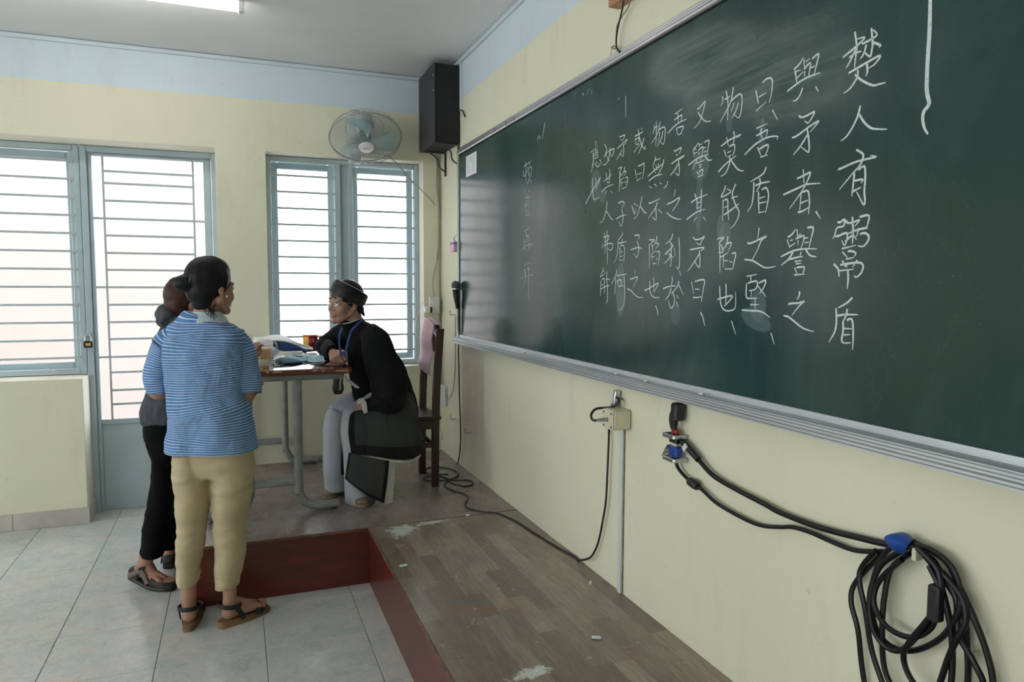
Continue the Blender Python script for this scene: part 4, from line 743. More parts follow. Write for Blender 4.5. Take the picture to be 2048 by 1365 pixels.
# microphone hanging on the wall hook
mp_ = W(911, 571, x=-.055); q2 = W(916, 612, x=-.03)
mi = empty('microphone', mp_, 'dark handheld microphone hanging head up beside the left edge of the board', 'microphone')
MB().ball(mp_, (.027, .027, .029), seg=20, rg=14).build('grille', mat('mic_mesh', (.22, .23, .24), .45, metal=.7, bump=1, bs=900), mi)
MB().lathe(mp_ + V((0, 0, -.018)), [(.0, 0), (.026, 0), (.0275, -.005), (.026, -.01)]).build('collar', M_steel, mi)
MB().rings([(mp_ + V((0, 0, -.022)), .021, .021, (1, 0, 0)), (mp_ + V((.002, 0, -.06)), .018, .018, (1, 0, 0)), (mp_ + V((.010, -.002, -.125)), .013, .013, (1, 0, 0)), (mp_ + V((.012, -.002, -.15)), .012, .012, (1, 0, 0))], seg=20).build('handle', M_black, mi)
MB().rings([(mp_ + V((.012, -.002, -.15)), .010, .010, (1, 0, 0)), (mp_ + V((.014, -.002, -.20)), .009, .009, (1, 0, 0)), (mp_ + V((.018, -.002, -.28)), .006, .006, (1, 0, 0)), (mp_ + V((.022, -.004, -.33)), .004, .004, (1, 0, 0))], seg=14).build('plug', M_steel, mi)
M_cab = mat('black_cable', (.012, .012, .014), .45)
gr = lambda l: [W(a, b_, z=HP + .005) for a, b_ in l]
mb = MB()
pts = [W(915, 648, x=-.03)] + line([(918, 668), (917, 700), (918, 740), (919, 800), (921, 850), (921, 890), (916, 925), (907, 940)], x=-.02)
pts += gr([(893, 949), (868, 949), (850, 944), (858, 936), (884, 935), (911, 943), (915, 952), (900, 959), (870, 962), (846, 960), (856, 953), (878, 952), (905, 960), (938, 961), (946, 968), (930, 973), (905, 967), (897, 962), (889, 971), (905, 981), (930, 989), (936, 996), (930, 1011), (942, 1019), (968, 1024), (995, 1027), (1030, 1042), (1070, 1067), (1110, 1092), (1150, 1114)])
pts += [W(1158, 1121, z=HP + .008), W(1178, 1117, x=-.03), W(1189, 1104, x=-.02)] + line([(1198, 1080), (1206, 1040), (1212, 1000), (1215, 940), (1217, 895), (1218, 868)], x=-.018)
mb.tube(pts, .0042, 8, sub=5)
tag(mb.build('microphone_cable', M_cab, None, origin=(-.1, -.9, HP)), 'long thin black cable looped on the platform and rising to the cream wall box', 'cable')
mb = MB(); mb.tube([W(911, 632, x=-.012)] + line([(911, 690), (910, 740), (906, 780), (897, 798), (890, 784), (885, 750), (882, 700), (880, 660)], x=-.012), .0032, 6)
tag(mb.build('looped_wire', M_wire, None, origin=(0, -.2, 1)), 'grey wire hanging in a long loop on the wall behind the chair back', 'wire')
# wall hooks
M_hook = mat('hook', (.22, .20, .18), .45, metal=.7)
for a, b_, lab in ((942, 866, 'small bent wire hook on the wall below the board corner'), (912, 838, 'thin wire hook on the wall behind the chair'), (911, 630, 'thin wire hook below the microphone at the board edge')):
    p = W(a, b_, x=-.003)
    mb = MB().tube([p, p + V((-.035, -.002, 0)), p + V((-.038, -.002, .012)), p + V((-.038, -.002, .03))], .0022, 6, sub=3)
    tag(mb.build('wall_hook', M_hook, None, origin=p), lab, 'hook', 'wall hooks')
# worn dirty strip of paint is part of the wall paint; junction box and plug
p0, p1 = W(1207, 820, x=-.075), W(1250, 862, x=-.002)
jb = empty('junction_box', (0, -2.45, .90), 'cream square junction box on the wall below the board', 'junction box')
ya, yb = W(1228, 840, x=-.075).y, W(1250, 862, x=-.004).y
yc = W(1207, 840, x=-.075).y; zt_, zb_ = W(1228, 823, x=-.075).z, W(1228, 863, x=-.075).z
MB().box((-.075, ya, zb_), (-.002, yc, zt_), .005).build('box', M_white2, jb)
MB().box((-.08, ya + .001, zb_ + .001), (-.0755, yc - .001, zt_ - .001), .002).build('cover', M_white2, jb)
yc2 = (ya + yc) / 2; zc = (zt_ + zb_) / 2
for y in (ya + .012, yc - .012):
    for z in (zb_ + .012, zt_ - .012): MB().cyl((-.0815, y, z), (-.079, y, z), .004, seg=10).build('screw', M_dark, jb)
MB().cyl((-.081, yc2, zc), (-.112, yc2 + .006, zc - .002), .008, .0065, seg=14).cyl((-.112, yc2 + .006, zc - .002), (-.124, yc2 + .008, zc - .003), .0055, .004, seg=12).build('jack_plug', M_steel, jb)
jb_p = V((-.124, yc2 + .008, zc - .003))
mb = MB(); mb.tube([jb_p, W(1184, 839, x=-.12), W(1183, 828, x=-.11), W(1193, 818, x=-.09), W(1215, 816, x=-.05), W(1229, 812, x=-.04), W(1237, 803, x=-.03), W(1236, 797, x=-.015), W(1229, 802, x=-.02), W(1224, 812, x=-.02), W(1219, 825, x=-.012), W(1218, 868, x=-.012)], .005, 8)
mb.build('lead', M_cab, jb)
p = W(1236, 798, x=-.01)
MB().box(p + V((-.02, -.008, -.03)), p + V((.006, .008, .035)), .003, rot=(.2, 0, 0)).build('cable_clip', M_alu, jb)
ztr = zb_; yt = W(1242, 1000, x=-.006).y
tc_ = empty('wall_conduit', (0, yt, HP), 'flat white conduit strip running down the wall below the junction box', 'conduit')
MB().box((-.012, yt - .012, HP + .0), (-.001, yt + .012, ztr), .002).build('duct', mat('white_duct', (.62, .66, .68), .45, var=.05, vs=10), tc_)
MB().box((-.004, yt - .0165, HP), (-.0005, yt - .0125, ztr)).build('glue_seam', mat('rust', (.22, .15, .08), .8, var=.5, vs=40), tc_)

# projector cables with connectors and the hanging coil
pcb = empty('projector_cable', (0, -3.2, .8), 'thick black cables slung along the wall into a big hanging coil', 'cable')
def wl(l, x): return [W(a, b_, x=x) for a, b_ in l]
M_cab2 = mat('cable_sheath', (.006, .006, .008), .42, spec=.35)
a = W(922, 114, x=-.005); b_ = W(922, 222, x=-.005); d_ = empty('wall_conduit', (0, a.y, b_.z), 'short upright white conduit on the wall beside the black loudspeaker', 'conduit')
MB().box((-.012, a.y - .014, b_.z), (-.001, a.y + .014, HC - .03), .002).build('duct', M_trunk, d_)
MB().tube(wl([(1355, 812), (1349, 818), (1343, 832), (1345, 855), (1362, 880), (1396, 919), (1427, 952), (1474, 980), (1530, 1009), (1561, 1026), (1637, 1055), (1713, 1075), (1783, 1090), (1828, 1085)], -.022), .0075, 10).build('cable', M_cab2, pcb)
MB().tube(wl([(1349, 845), (1350, 866), (1351, 880)], -.03), .008, 10).build('cable', M_cab2, pcb)
MB().tube(wl([(1351.5, 921), (1357, 938), (1377, 960), (1404, 980), (1435, 1008), (1488, 1038), (1524, 1052), (1560, 1055), (1585, 1055), (1622, 1066), (1670, 1087), (1713, 1102), (1765, 1104)], -.02), .0058, 10).build('cable', M_cab2, pcb)
MB().tube(wl([(1356, 808), (1352, 824), (1350, 850)], -.03), .010, 10).build('cable', M_cab2, pcb)
a, b_ = W(1378, 962, x=-.022), W(1396, 974, x=-.022)
MB().rings([(a, .006, .006, (1, 0, 0)), (a + (b_ - a) * .12, .014, .014, (1, 0, 0)), (a + (b_ - a) * .9, .014, .014, (1, 0, 0)), (b_, .006, .006, (1, 0, 0))], seg=18, sub=3).build('ferrite_bead', M_black, pcb)
a, b_ = W(1366, 884, x=-.026), W(1397, 920, x=-.026)
MB().cyl(a, b_, .0115, .0105, seg=16).build('cable_sleeve', M_black, pcb)
q = a + (b_ - a) * .32; MB().box(q + V((-.014, -.008, -.012)), q + V((-.009, .008, .012)), rot=(.7, 0, 0)).build('label', M_white, pcb)
a = W(1356, 812, x=-.03); MB().box(a + V((-.02, -.014, -.05)), a + V((.02, .016, .01)), .006).build('connector', M_black, pcb)
cc = V((-.03, 0, 0))
def blk(py0, py1, wd, m, nm, x=-.03, dx=0, bev=.003, px=1351):
    a, b_ = W(px + dx, py0, x=x), W(px + dx, py1, x=x); MB().box((x - wd * .6, a.y - wd, b_.z), (x + wd * .6, a.y + wd, a.z), bev).build(nm, m, pcb)
blk(860, 868, .014, mat('red_plastic', (.4, .02, .03), .4), 'connector_ring')
blk(868, 886, .020, M_black, 'connector')
blk(886, 893, .015, mat('ivory', (.6, .56, .38), .5), 'connector_ring')
blk(893, 914, .022, mat('blue_plastic', (.012, .05, .32), .4), 'connector')
blk(914, 921, .014, M_black, 'connector')
cl = empty('wall_clamp', W(1350, 895, x=0), 'pair of bent galvanised metal clamps holding the plugs on the wall', 'clamp')
for py in (871, 917):
    a = W(1350, py, x=-.03)
    MB().box((-.058, a.y - .03, a.z - .008), (-.053, a.y + .032, a.z + .006), .002).box((-.056, a.y - .034, a.z - .008), (-.001, a.y - .029, a.z + .006), .002).box((-.056, a.y + .028, a.z - .008), (-.004, a.y + .033, a.z + .006), .002).build('clamp_band', M_steel, cl)
a = W(1333, 898, x=-.04); MB().box(a + V((-.012, -.004, -.03)), a + V((.012, .0, .02)), .002, rot=(.5, 0, 0)).build('clamp_tab', M_steel, cl)
def cpt(l, x):
    return [W(1500 + a * .3041, 950 + b_ * .3041, x=x + .004 * math.sin(k * 1.7)) for k, (a, b_) in enumerate(l)]
coil = [([(1080, 445), (1280, 560), (1380, 740), (1480, 960), (1560, 1180), (1600, 1400), (1560, 1700), (1400, 1900), (1200, 1880)], -.03),
 ([(830, 500), (740, 600), (720, 700), (760, 900), (800, 1150), (870, 1365), (960, 1600), (1150, 1850), (1300, 1800)], -.032),
 ([(870, 520), (700, 700), (665, 830), (710, 1020), (735, 1250), (770, 1450), (850, 1700), (1050, 1930)], -.02),
 ([(1000, 500), (860, 600), (790, 780), (800, 980), (870, 1110), (980, 1160), (1100, 1060), (1230, 860), (1260, 700), (1200, 560), (1060, 480), (1000, 500)], -.045),
 ([(1050, 520), (930, 620), (885, 800), (870, 1000), (880, 1250), (940, 1420), (1050, 1700), (1220, 1750)], -.038),
 ([(1000, 560), (850, 700), (815, 850), (900, 1000), (1050, 1070), (1180, 1020), (1230, 900), (1250, 760), (1180, 600)], -.05),
 ([(1050, 460), (900, 500), (810, 700), (810, 950), (900, 1110), (1060, 1160), (1250, 1080), (1360, 920), (1380, 760), (1320, 600), (1180, 490), (1050, 460)], -.036),
 ([(1100, 480), (1240, 640), (1230, 860), (1050, 1100), (1010, 1200), (1050, 1330), (1150, 1460)], -.055),
 ([(1060, 490), (1180, 560), (1240, 680), (1300, 900), (1330, 1100), (1320, 1400), (1250, 1700), (1100, 1800)], -.04),
 ([(1100, 470), (1280, 700), (1400, 900), (1430, 1150), (1430, 1400), (1380, 1700), (1200, 1950)], -.022),
 ([(1260, 640), (1390, 800), (1420, 960), (1360, 1080), (1300, 1220), (1240, 1400), (1150, 1650)], -.045),
 ([(1200, 560), (1350, 800), (1370, 1040), (1470, 1230), (1540, 1400), (1520, 1650), (1350, 1850)], -.034)]
for l, x in coil: MB().tube(cpt(l, x), .0062, 8).build('cable_loop', M_cab2, pcb)
a = W(1797, 1083, x=-.05)
MB().rings([(W(1781, 1077, x=-.05), .018, .010, (1, 0, 0)), (W(1792, 1082, x=-.05), .024, .020, (1, 0, 0)), (W(1805, 1087, x=-.045), .024, .022, (1, 0, 0)), (W(1817, 1094, x=-.04), .018, .02, (1, 0, 0))], seg=16, fold=lambda t, th: .1 * math.sin(3 * th)).build('blue_tape', mat('blue_tape', (.01, .07, .34), .4), pcb)
MB().box(W(1832, 1100, x=-.06), W(1836, 1118, x=-.04), .001).build('tie', mat('tie', (.6, .58, .45), .5), pcb)
a = W(1873, 1200, x=-.055); MB().box(a + V((-.012, -.012, -.045)), a + V((.012, .014, .03)), .004).build('plug_end', M_black, pcb)

# framed box above the board with hanging wires
a = W(1216, 16, x=-.05); ym = W(1300, 0, x=-.05).y
fb = empty('wooden_frame', (0, a.y, a.z), 'corner of a brown wooden framed box on the wall above the board', 'frame')
b = MB().box((-.05, a.y - .75, a.z), (-.001, a.y, a.z + .022), .003).box((-.05, a.y - .022, a.z + .022), (-.001, a.y, a.z + .34), .003).box((-.05, a.y - .75, a.z + .022), (-.001, a.y - .728, a.z + .34), .003).box((-.05, a.y - .728, a.z + .318), (-.001, a.y - .022, a.z + .34), .003)
b.build('frame', mat('light_wood', (.42, .22, .11), .5, var=.2, vs=10, ani=(1, 1, 8)), fb)
MB().box((-.03, a.y - .728, a.z + .022), (-.002, a.y - .022, a.z + .318)).build('panel', mat('ochre_panel', (.26, .22, .07), .5), fb)
hw = empty('hanging_wires', (0, -2.45, 2.35), 'twisted thin black wires dangling from the framed box to the board top', 'wire')
MB().tube(wl([(1248, -8), (1246, 10), (1243, 25), (1240, 38), (1236, 55), (1233, 75), (1233, 94), (1238, 102), (1241, 110)], -.03), .0032, 6).build('wire', M_cab, hw)
MB().tube(wl([(1261, -2), (1256, 15), (1246, 30), (1240, 40), (1234, 52), (1232, 75), (1232, 94), (1229, 98), (1223, 95), (1228, 92), (1234, 96), (1235, 110)], -.022), .0022, 6).build('wire', M_hook, hw)
MB().tube(wl([(1232, 94), (1224, 95), (1222, 105), (1220, 118)], -.01), .0014, 5).build('wire', mat('thin_yellow', (.4, .34, .1), .5), hw)

# ================================================================ CHALK STICKS
for k, (px, py, ang, ln, kw, lab) in enumerate(((1230, 762, .2, .018, 't', 'stub of white chalk lying in the board tray above the junction box'), (1290, 776, .5, .022, 't', 'stub of white chalk in the board tray, second from the left'), (1400, 803, 1.2, .022, 't', 'white chalk stub in the board tray near the thick cable'), (1046, 713, .3, .02, 't', 'tiny chalk stub in the tray near the far end of the board'),
        (936, 1031, .2, .022, 'g', 'white chalk stub lying on the joint between the two platforms'), (807, 1132, .1, .030, 'g', 'white chalk stub near the red edge of the near platform'), (1181, 1166, 1.0, .020, 'g', 'short white chalk stub near the wall on the near platform'), (1193, 1276, -.5, .030, 'g', 'white chalk stick in the middle of the near platform'), (1231, 1170, 1.3, .022, 'g', 'white chalk stub at the foot of the wall conduit'))):
    p = W(px, py, x=-.058) if kw == 't' else W(px, py, z=HP + .006)
    if kw == 't': p = V((-.053, p.y, ZB0 - .0135)); d = V((.0, math.cos(ang * .2), 0))
    else: d = V((math.cos(ang), math.sin(ang), 0))
    mb = MB().rings([(p - d * ln / 2, .0035, .0035, (0, 0, 1)), (p - d * (ln / 2 - .002), .0055, .0055, (0, 0, 1)), (p + d * (ln / 2 - .002), .0052, .0052, (0, 0, 1)), (p + d * ln / 2, .003, .003, (0, 0, 1))], seg=12, sub=3)
    tag(mb.build('chalk_stub', M_chalk, None, origin=p), lab, 'chalk', 'chalk stubs')

# ================================================================ TABLE
TZ = 1.030; TX1 = -.800; TY0 = -1.12; TX0 = -1.455
tb = empty('table', (-1.12, -.5, HP), 'worn table with glossy dark red top on grey tubular steel legs', 'table')
M_top = mat('red_table_top', (.085, .012, .012), .12, col2=(.05, .010, .010), vs=3, coat=.6, bump=.02, bs=12)
M_tedge = mat('red_table_edge', (.09, .015, .010), .3, col2=(.20, .06, .02), vs=30, ani=(1, 1, 4), bump=.05)
cr = .03; pts = []
for cx, cy, a0 in ((TX1 - cr, TY0 + cr, -PI / 2), (TX1 - cr, .035 - cr, 0), (TX0 + cr, .035 - cr, PI / 2), (TX0 + cr, TY0 + cr, PI)):
    for k in range(6): th = a0 + PI / 2 * k / 5; pts.append((cx + cr * math.cos(th), cy + cr * math.sin(th)))
n = len(pts); cxm, cym = (TX0 + TX1) / 2, (TY0 + .035) / 2
def ringz(ins, z): return [(x + (ins if x < cxm else -ins), y + (ins if y < cym else -ins), z) for x, y in pts]
lv = [ringz(.008, TZ - .030), ringz(.001, TZ - .026), ringz(0, TZ - .016), ringz(.002, TZ - .005), ringz(.007, TZ - .001)]
MB().add([p for l in lv for p in l], [(a * n + k, a * n + (k + 1) % n, (a + 1) * n + (k + 1) % n, (a + 1) * n + k) for a in range(4) for k in range(n)] + [tuple(range(n))[::-1]]).build('table_edge', M_tedge, tb)
l2 = [ringz(.0068, TZ - .0012), ringz(.008, TZ)]
MB().add([p for l in l2 for p in l], [(k, (k + 1) % n, n + (k + 1) % n, n + k) for k in range(n)] + [tuple(range(n, 2 * n))]).build('table_top', M_top, tb)
M_chip = mat('bare_wood', (.5, .36, .22), .7)
mb = MB()
for a, b_, wd, h in ((512, 744, 3, 2), (535, 745, 6, 3), (555, 745, 19, 2), (630, 742, 10, 1.5), (684, 742, 26, 1.5), (645, 742, 4, 2)):
    p, q = W(a - wd / 2, b_ - h / 2, y=TY0), W(a + wd / 2, b_ + h / 2, y=TY0); mb.box((p.x, TY0 - .0006, q.z), (q.x, TY0 + .002, p.z), .001)
mb.build('chip', M_chip, tb)
p = W(647, 742, y=TY0); MB().tube([p + V((.009 * math.cos(t), -.001, .007 * math.sin(t))) for t in [k * PI / 4 for k in range(8)]], .0012, 5, closed=True).build('scratched_ring', M_chip, tb)
M_tub = mat('grey_tube_paint', (.25, .27, .26), .42, var=.15, vs=14, bump=.06, bs=60)
M_pur = M_tub
MB().box((-1.41, TY0 + .045, TZ - .062), (TX1 - .045, TY0 + .07, TZ - .030), .002).box((-1.41, -.06, TZ - .062), (TX1 - .045, -.035, TZ - .030), .002).box((TX1 - .07, TY0 + .07, TZ - .062), (TX1 - .045, -.06, TZ - .030), .002).build('apron', M_tub, tb)
def leg(y, sgn, cx):
    lx = cx
    b = MB(); r = .0225
    b.tube([(lx, y, TZ - .055), (lx, y, HP + .40), (lx, y, HP + .13), (lx + sgn * .004, y, HP + .10), (lx + sgn * .035, y, HP + .047), (lx + sgn * .09, y, HP + .026), (lx + sgn * .13, y, HP + .026), (lx + sgn * .20, y, HP + .028)], r, 16, sub=5)
    return b.build('leg', M_tub, tb)
YL = -1.07; YB = -.035
lxn = W(596, 860, y=YL).x; lxf = W(569, 820, y=YB).x
for y, lx in ((YL, lxn), (YB, lxf)):
    leg(y, 1, lx); leg(y, -1, lx - .24)
    MB().rings([((lx, y, HP + .165), .011, .020, (0, 1, 0), 3), ((lx - .24, y, HP + .165), .011, .020, (0, 1, 0), 3)], seg=16, sub=1).build('stretcher', M_tub, tb)
    for s_ in (1, -1):
        fx = lx + s_ * .175 - (.24 if s_ < 0 else 0)
        MB().cyl((fx, y, HP), (fx, y, HP + .02), .014, .012, seg=14).build('foot_pad', M_black, tb)
# ================================================================ CHAIR
M_chw = mat('dark_chair_wood', (.030, .008, .007), .3, col2=(.018, .006, .006), vs=6, ani=(6, 6, 1), bump=.04)
chx = -.272
chr_ = empty('chair', (-.45, -.70, HP), 'dark red-brown wooden chair with a tall back at the end of the table', 'chair')
yn, yf = -.857, -.545
def post(y, tilt):
    b = MB(); w_, d = .020, .016
    vs = []
    for z, dx in ((HP, -.02), (HP + .40, -.015), (HP + .60, -.008), (HP + .93, .016)):
        for sx, sy in ((-1, -1), (1, -1), (1, 1), (-1, 1)): vs.append((chx + dx + sx * w_, y + sy * d, z))
    fs = [(i * 4 + k, i * 4 + (k + 1) % 4, i * 4 + 4 + (k + 1) % 4, i * 4 + 4 + k) for i in range(3) for k in range(4)] + [(3, 2, 1, 0), (12, 13, 14, 15)]
    b.add(vs, fs); return b.build('back_post', M_chw, chr_, smooth=False)
post(yn, 0); post(yf, 0)
SZ = HP + .42
MB().box((-.70, yn - .018, SZ - .022), (chx + .018, yf + .018, SZ), .006).build('seat', M_chw, chr_)
for y in (yn, yf):
    MB().box((-.68, y - .014, HP), (-.645, y + .014, SZ - .02), .003).build('leg', M_chw, chr_, smooth=False)
    MB().box((-.65, y - .010, SZ - .075), (chx, y + .010, SZ - .022), .002).build('seat_rail', M_chw, chr_, smooth=False)
    MB().box((-.65, y - .008, HP + .235), (chx - .01, y + .008, HP + .265), .002).build('stretcher', M_chw, chr_, smooth=False)
MB().box((chx - .03, yn + .01, SZ - .075), (chx - .012, yf - .01, SZ - .022), .002).build('seat_rail', M_chw, chr_, smooth=False)
MB().box((chx - .032, yn + .01, HP + .235), (chx - .016, yf - .01, HP + .262), .002).build('stretcher', M_chw, chr_, smooth=False)
MB().rings([((chx + .005, yn + .015, HP + .90), .008, .035, (1, 0, 0), 3), ((chx + .008, yn + .08, HP + .925), .008, .042, (1, 0, 0), 3), ((chx + .008, yf - .08, HP + .94), .008, .05, (1, 0, 0), 3), ((chx + .005, yf - .015, HP + .91), .008, .035, (1, 0, 0), 3)], seg=16).build('crest_rail', M_chw, chr_)
# pink cover hung over the chair back
M_pinkc = mat('pink_cloth', (.74, .47, .52), .55, col2=(.62, .44, .58), vs=2.5, bump=.1, bs=14)
cvr = empty('chair_cover', (chx - .02, -.7, HP + .7), 'pale pink glossy cover hung over the back of the wooden chair', 'cover')
def cvx(z): return chx - .030 + (z - HP - .6) * .08
rows = []
for k, z in enumerate((HP + .655, HP + .72, HP + .79, HP + .86, HP + .93, HP + .955)):
    o_ = (.0, .006, -.004, .006, .0, -.002)[k]
    drop = (.04, .01, 0, 0, 0, .012)[k]
    rows.append([V((cvx(z) - o_ - .012 - .012 * math.sin(PI * f), yn + .022 + (yf - yn - .04) * f, z + (drop * f if k == 0 else 0) + (.035 * math.sin(PI * f) if k >= 4 else 0))) for f in (0, .25, .5, .75, 1)])
MB().patch(rows, 5, 6, .006).build('front_cloth', M_pinkc, cvr)
rows = [[p + V((.038, 0, .0)) for p in r] for j, r in enumerate(rows[2:])]
rows.append([V((p.x - .038 + .004, p.y, p.z)) for p in rows[-1]])
MB().patch(rows, 5, 5, .004).build('back_cloth', M_pinkc, cvr)
# ================================================================ THINGS ON THE TABLE
def T(px, py): return W(px, py, z=TZ)
# glass mug
mg = T(530, 727); mg = V((mg.x, mg.y + .03, TZ))
M_gl = mat('mug_glass', (.95, .97, .97), .04); _b = M_gl.node_tree.nodes['Principled BSDF']; _b.inputs['Transmission Weight'].default_value = .0; _b.inputs['Alpha'].default_value = .20; _b.inputs['Specular IOR Level'].default_value = .8
mug = empty('glass_mug', mg, 'ribbed glass mug half full of amber drink on the red table', 'mug')
fl_ = lambda t, th: .035 * math.cos(12 * th) if .12 < t < .8 else 0
MB().rings([(mg + V((0, 0, .001)), .036, .036, (1, 0, 0)), (mg + V((0, 0, .012)), .040, .040, (1, 0, 0)), (mg + V((0, 0, .06)), .041, .041, (1, 0, 0)), (mg + V((0, 0, .11)), .042, .042, (1, 0, 0)), (mg + V((0, 0, .128)), .043, .043, (1, 0, 0)), (mg + V((0, 0, .129)), .040, .040, (1, 0, 0)), (mg + V((0, 0, .10)), .038, .038, (1, 0, 0)), (mg + V((0, 0, .02)), .034, .034, (1, 0, 0))], seg=48, sub=4, cap=(True, True), fold=fl_).build('cup', M_gl, mug)
hd = V((.93, -.36, 0))
MB().tube([mg + hd * .040 + V((0, 0, .11)), mg + hd * .062 + V((0, 0, .108)), mg + hd * .070 + V((0, 0, .085)), mg + hd * .069 + V((0, 0, .05)), mg + hd * .058 + V((0, 0, .028)), mg + hd * .039 + V((0, 0, .025))], .0065, 10).build('handle', M_gl, mug)
M_tea = mat('amber_drink', (1.0, .55, .04), .08); _b = M_tea.node_tree.nodes['Principled BSDF']; _b.inputs['Transmission Weight'].default_value = .35
MB().rings([(mg + V((0, 0, .021)), .033, .033, (1, 0, 0)), (mg + V((0, 0, .078)), .0375, .0375, (1, 0, 0))], seg=36, sub=2).build('drink', M_tea, mug)
# white bag with navy side
M_wc = mat('white_cloth', (.74, .74, .72), .8, var=.04, vs=8, bump=.1, bs=30); M_nv = mat('navy_cloth', (.008, .028, .13), .7)
bp_ = T(565, 712); bg_ = empty('tote_bag', V((bp_.x, bp_.y + .18, TZ)), 'crumpled white bag with a navy side lying on the table', 'bag')
X = lambda px, dy: W(px, 705, y=T(565, 712).y + dy).x
yb_ = T(580, 712).y + .10
mb = MB(); prof = [(506, 676, 690, .05), (520, 676, 696, .09), (545, 673, 698, .12), (565, 674, 700, .13), (590, 684, 704, .12), (612, 691, 708, .09), (625, 700, 709, .05)]
rg = []
for px, pt, pb, d in prof:
    a, b_ = W(px, pt, y=yb_ + .1), W(px, pb, y=yb_ + .1); z0 = max(TZ + .004, min(b_.z, TZ + .03)); h = max(.012, (a.z - z0) / 2); rg.append((V((a.x, yb_ + .12, z0 + h)), h, d, (0, 0, 1), 2.3))
mb.rings(rg, seg=40, sub=5, fold=lambda t, th: .10 * math.sin(5 * th + 7 * t) + .06 * math.sin(9 * th - 5 * t)); mb.build('bag_body', M_wc, bg_)
rows = []
for k, f in enumerate((0, .35, .7, 1)):
    rows.append([W(px, a * (1 - f) + b_ * f, y=yb_ - .005 + .015 * math.sin(3 * px)) - V((0, .012 * math.sin(PI * f), 0)) for px, a, b_ in ((546, 685, 690), (558, 684, 699), (575, 686, 702), (592, 692, 703), (603, 697, 704), (613, 702, 705))])
MB().patch(rows, 5, 4, .006).build('navy_side', M_nv, bg_)
def flat_thing(name, mat_, pts, z, h, lab, cat):
    P = [T(*p) for p in pts]; c0 = sum(P, V()) / len(P); mb = MB(); n = len(P)
    vs = [V((p.x, p.y, z)) for p in P] + [V((p.x, p.y, z + h)) for p in P]
    mb.add(vs, [tuple(range(n))[::-1], tuple(range(n, 2 * n))] + [(k, (k + 1) % n, n + (k + 1) % n, n + k) for k in range(n)])
    o = mb.build(name, mat_, None, smooth=False, origin=V((c0.x, c0.y, z))); return tag(o, lab, cat)
flat_thing('paper_sheet', M_wc, [(546, 721), (556, 704), (600, 707), (652, 716), (600, 722)], TZ + .0005, .0012, 'white paper sheet lying on the table under the blue cloth', 'paper')
flat_thing('notebook', mat('off_white_cover', (.62, .62, .56), .6), [(558, 712), (563, 703), (606, 703), (604, 712)], TZ + .002, .020, 'pale closed notebook lying below the white bag', 'notebook')
flat_thing('phone', M_black, [(582, 715), (588, 710), (622, 711), (618, 716)], TZ + .002, .009, 'dark mobile phone lying between the notebook and the blue cloth', 'phone')
# folded blue cloth
M_bc = mat('pale_blue_cloth', (.30, .50, .56), .75, bump=.2, bs=60, var=.08, vs=12); M_bc2 = mat('slate_blue_cloth', (.16, .28, .36), .75, bump=.2, bs=60); M_hem = mat('pale_hem', (.62, .66, .58), .8)
fc_ = empty('folded_cloth', T(600, 728), 'crumpled pale blue cloth with a light hem on the front of the table', 'cloth')
def drape(quad, hgt, name, m, nu=6):
    (l0, r0), (l1, r1) = quad; rows = []
    for j in range(5):
        f = j / 4; row = []
        for i in range(nu):
            g = i / (nu - 1); a = T(l0[0] + (r0[0] - l0[0]) * g, l0[1] + (r0[1] - l0[1]) * g); b_ = T(l1[0] + (r1[0] - l1[0]) * g, l1[1] + (r1[1] - l1[1]) * g)
            p = a.lerp(b_, f); row.append(V((p.x, p.y, TZ + .004 + hgt * math.sin(PI * min(1, .15 + f * .85)) * (.55 + .45 * math.sin(2.2 * g * PI + .8)) )))
        rows.append(row)
    return MB().patch(rows, 5, 4, .004).build(name, m, fc_)
drape((((600, 727), (650, 726)), ((612, 712), (640, 711))), .016, 'upper_fold', M_bc)
drape((((566, 730), (614, 727)), ((575, 712), (612, 716))), .026, 'lower_fold', M_bc2)
a, b_ = T(556, 732), T(578, 722)
MB().rings([(T(553, 730) + V((0, 0, .016)), .015, .018, (0, 0, 1)), (T(565, 729) + V((0, 0, .018)), .018, .02, (0, 0, 1)), (T(590, 729) + V((0, 0, .014)), .014, .018, (0, 0, 1)), (T(608, 727) + V((0, 0, .006)), .005, .01, (0, 0, 1))], seg=20, fold=lambda t, th: .12 * math.sin(3 * th + 4 * t)).build('rolled_end', M_bc2, fc_)
MB().tube([T(551, 731) + V((0, 0, .03)), T(549, 732) + V((0, 0, .018)), T(552, 734) + V((0, 0, .006)), T(560, 733) + V((0, 0, .003))], .003, 6).tube([T(600, 727) + V((0, 0, .005)), T(616, 730) + V((0, 0, .004)), T(640, 729) + V((0, 0, .004)), T(652, 724) + V((0, 0, .006))], .0028, 6).build('hem', M_hem, fc_)
# drink carton on the sill side of the table
q0, q1 = W(609, 698, y=-.10), W(633, 670, y=-.10)
ct = empty('drink_carton', V(((q0.x + q1.x) / 2, -.10, TZ)), 'small red and yellow carton standing at the back of the table', 'carton')
h = q1.z - TZ; wd = (q1.x - q0.x) * .5; cx = (q0.x + q1.x) / 2
b = MB().box((cx - wd * .9, -.13, TZ + .001), (cx + wd * .9, -.06, TZ + h), .003, rot=(0, 0, .5)); b.build('box', mat('red_carton', (.42, .03, .03), .4), ct)
MB().box((cx - wd * .75, -.1335, TZ + h * .25), (cx + wd * .7, -.13, TZ + h * .9), rot=(0, 0, .5), piv=(cx, -.095, TZ)).build('dark_panel', mat('deep_red', (.30, .012, .015), .4), ct)
MB().box((cx - wd * .905, -.125, TZ + h * .3), (cx - wd * .9 , -.065, TZ + h * .88), rot=(0, 0, .5), piv=(cx, -.095, TZ)).build('yellow_panel', mat('carton_yellow', (.75, .42, .03), .4), ct)
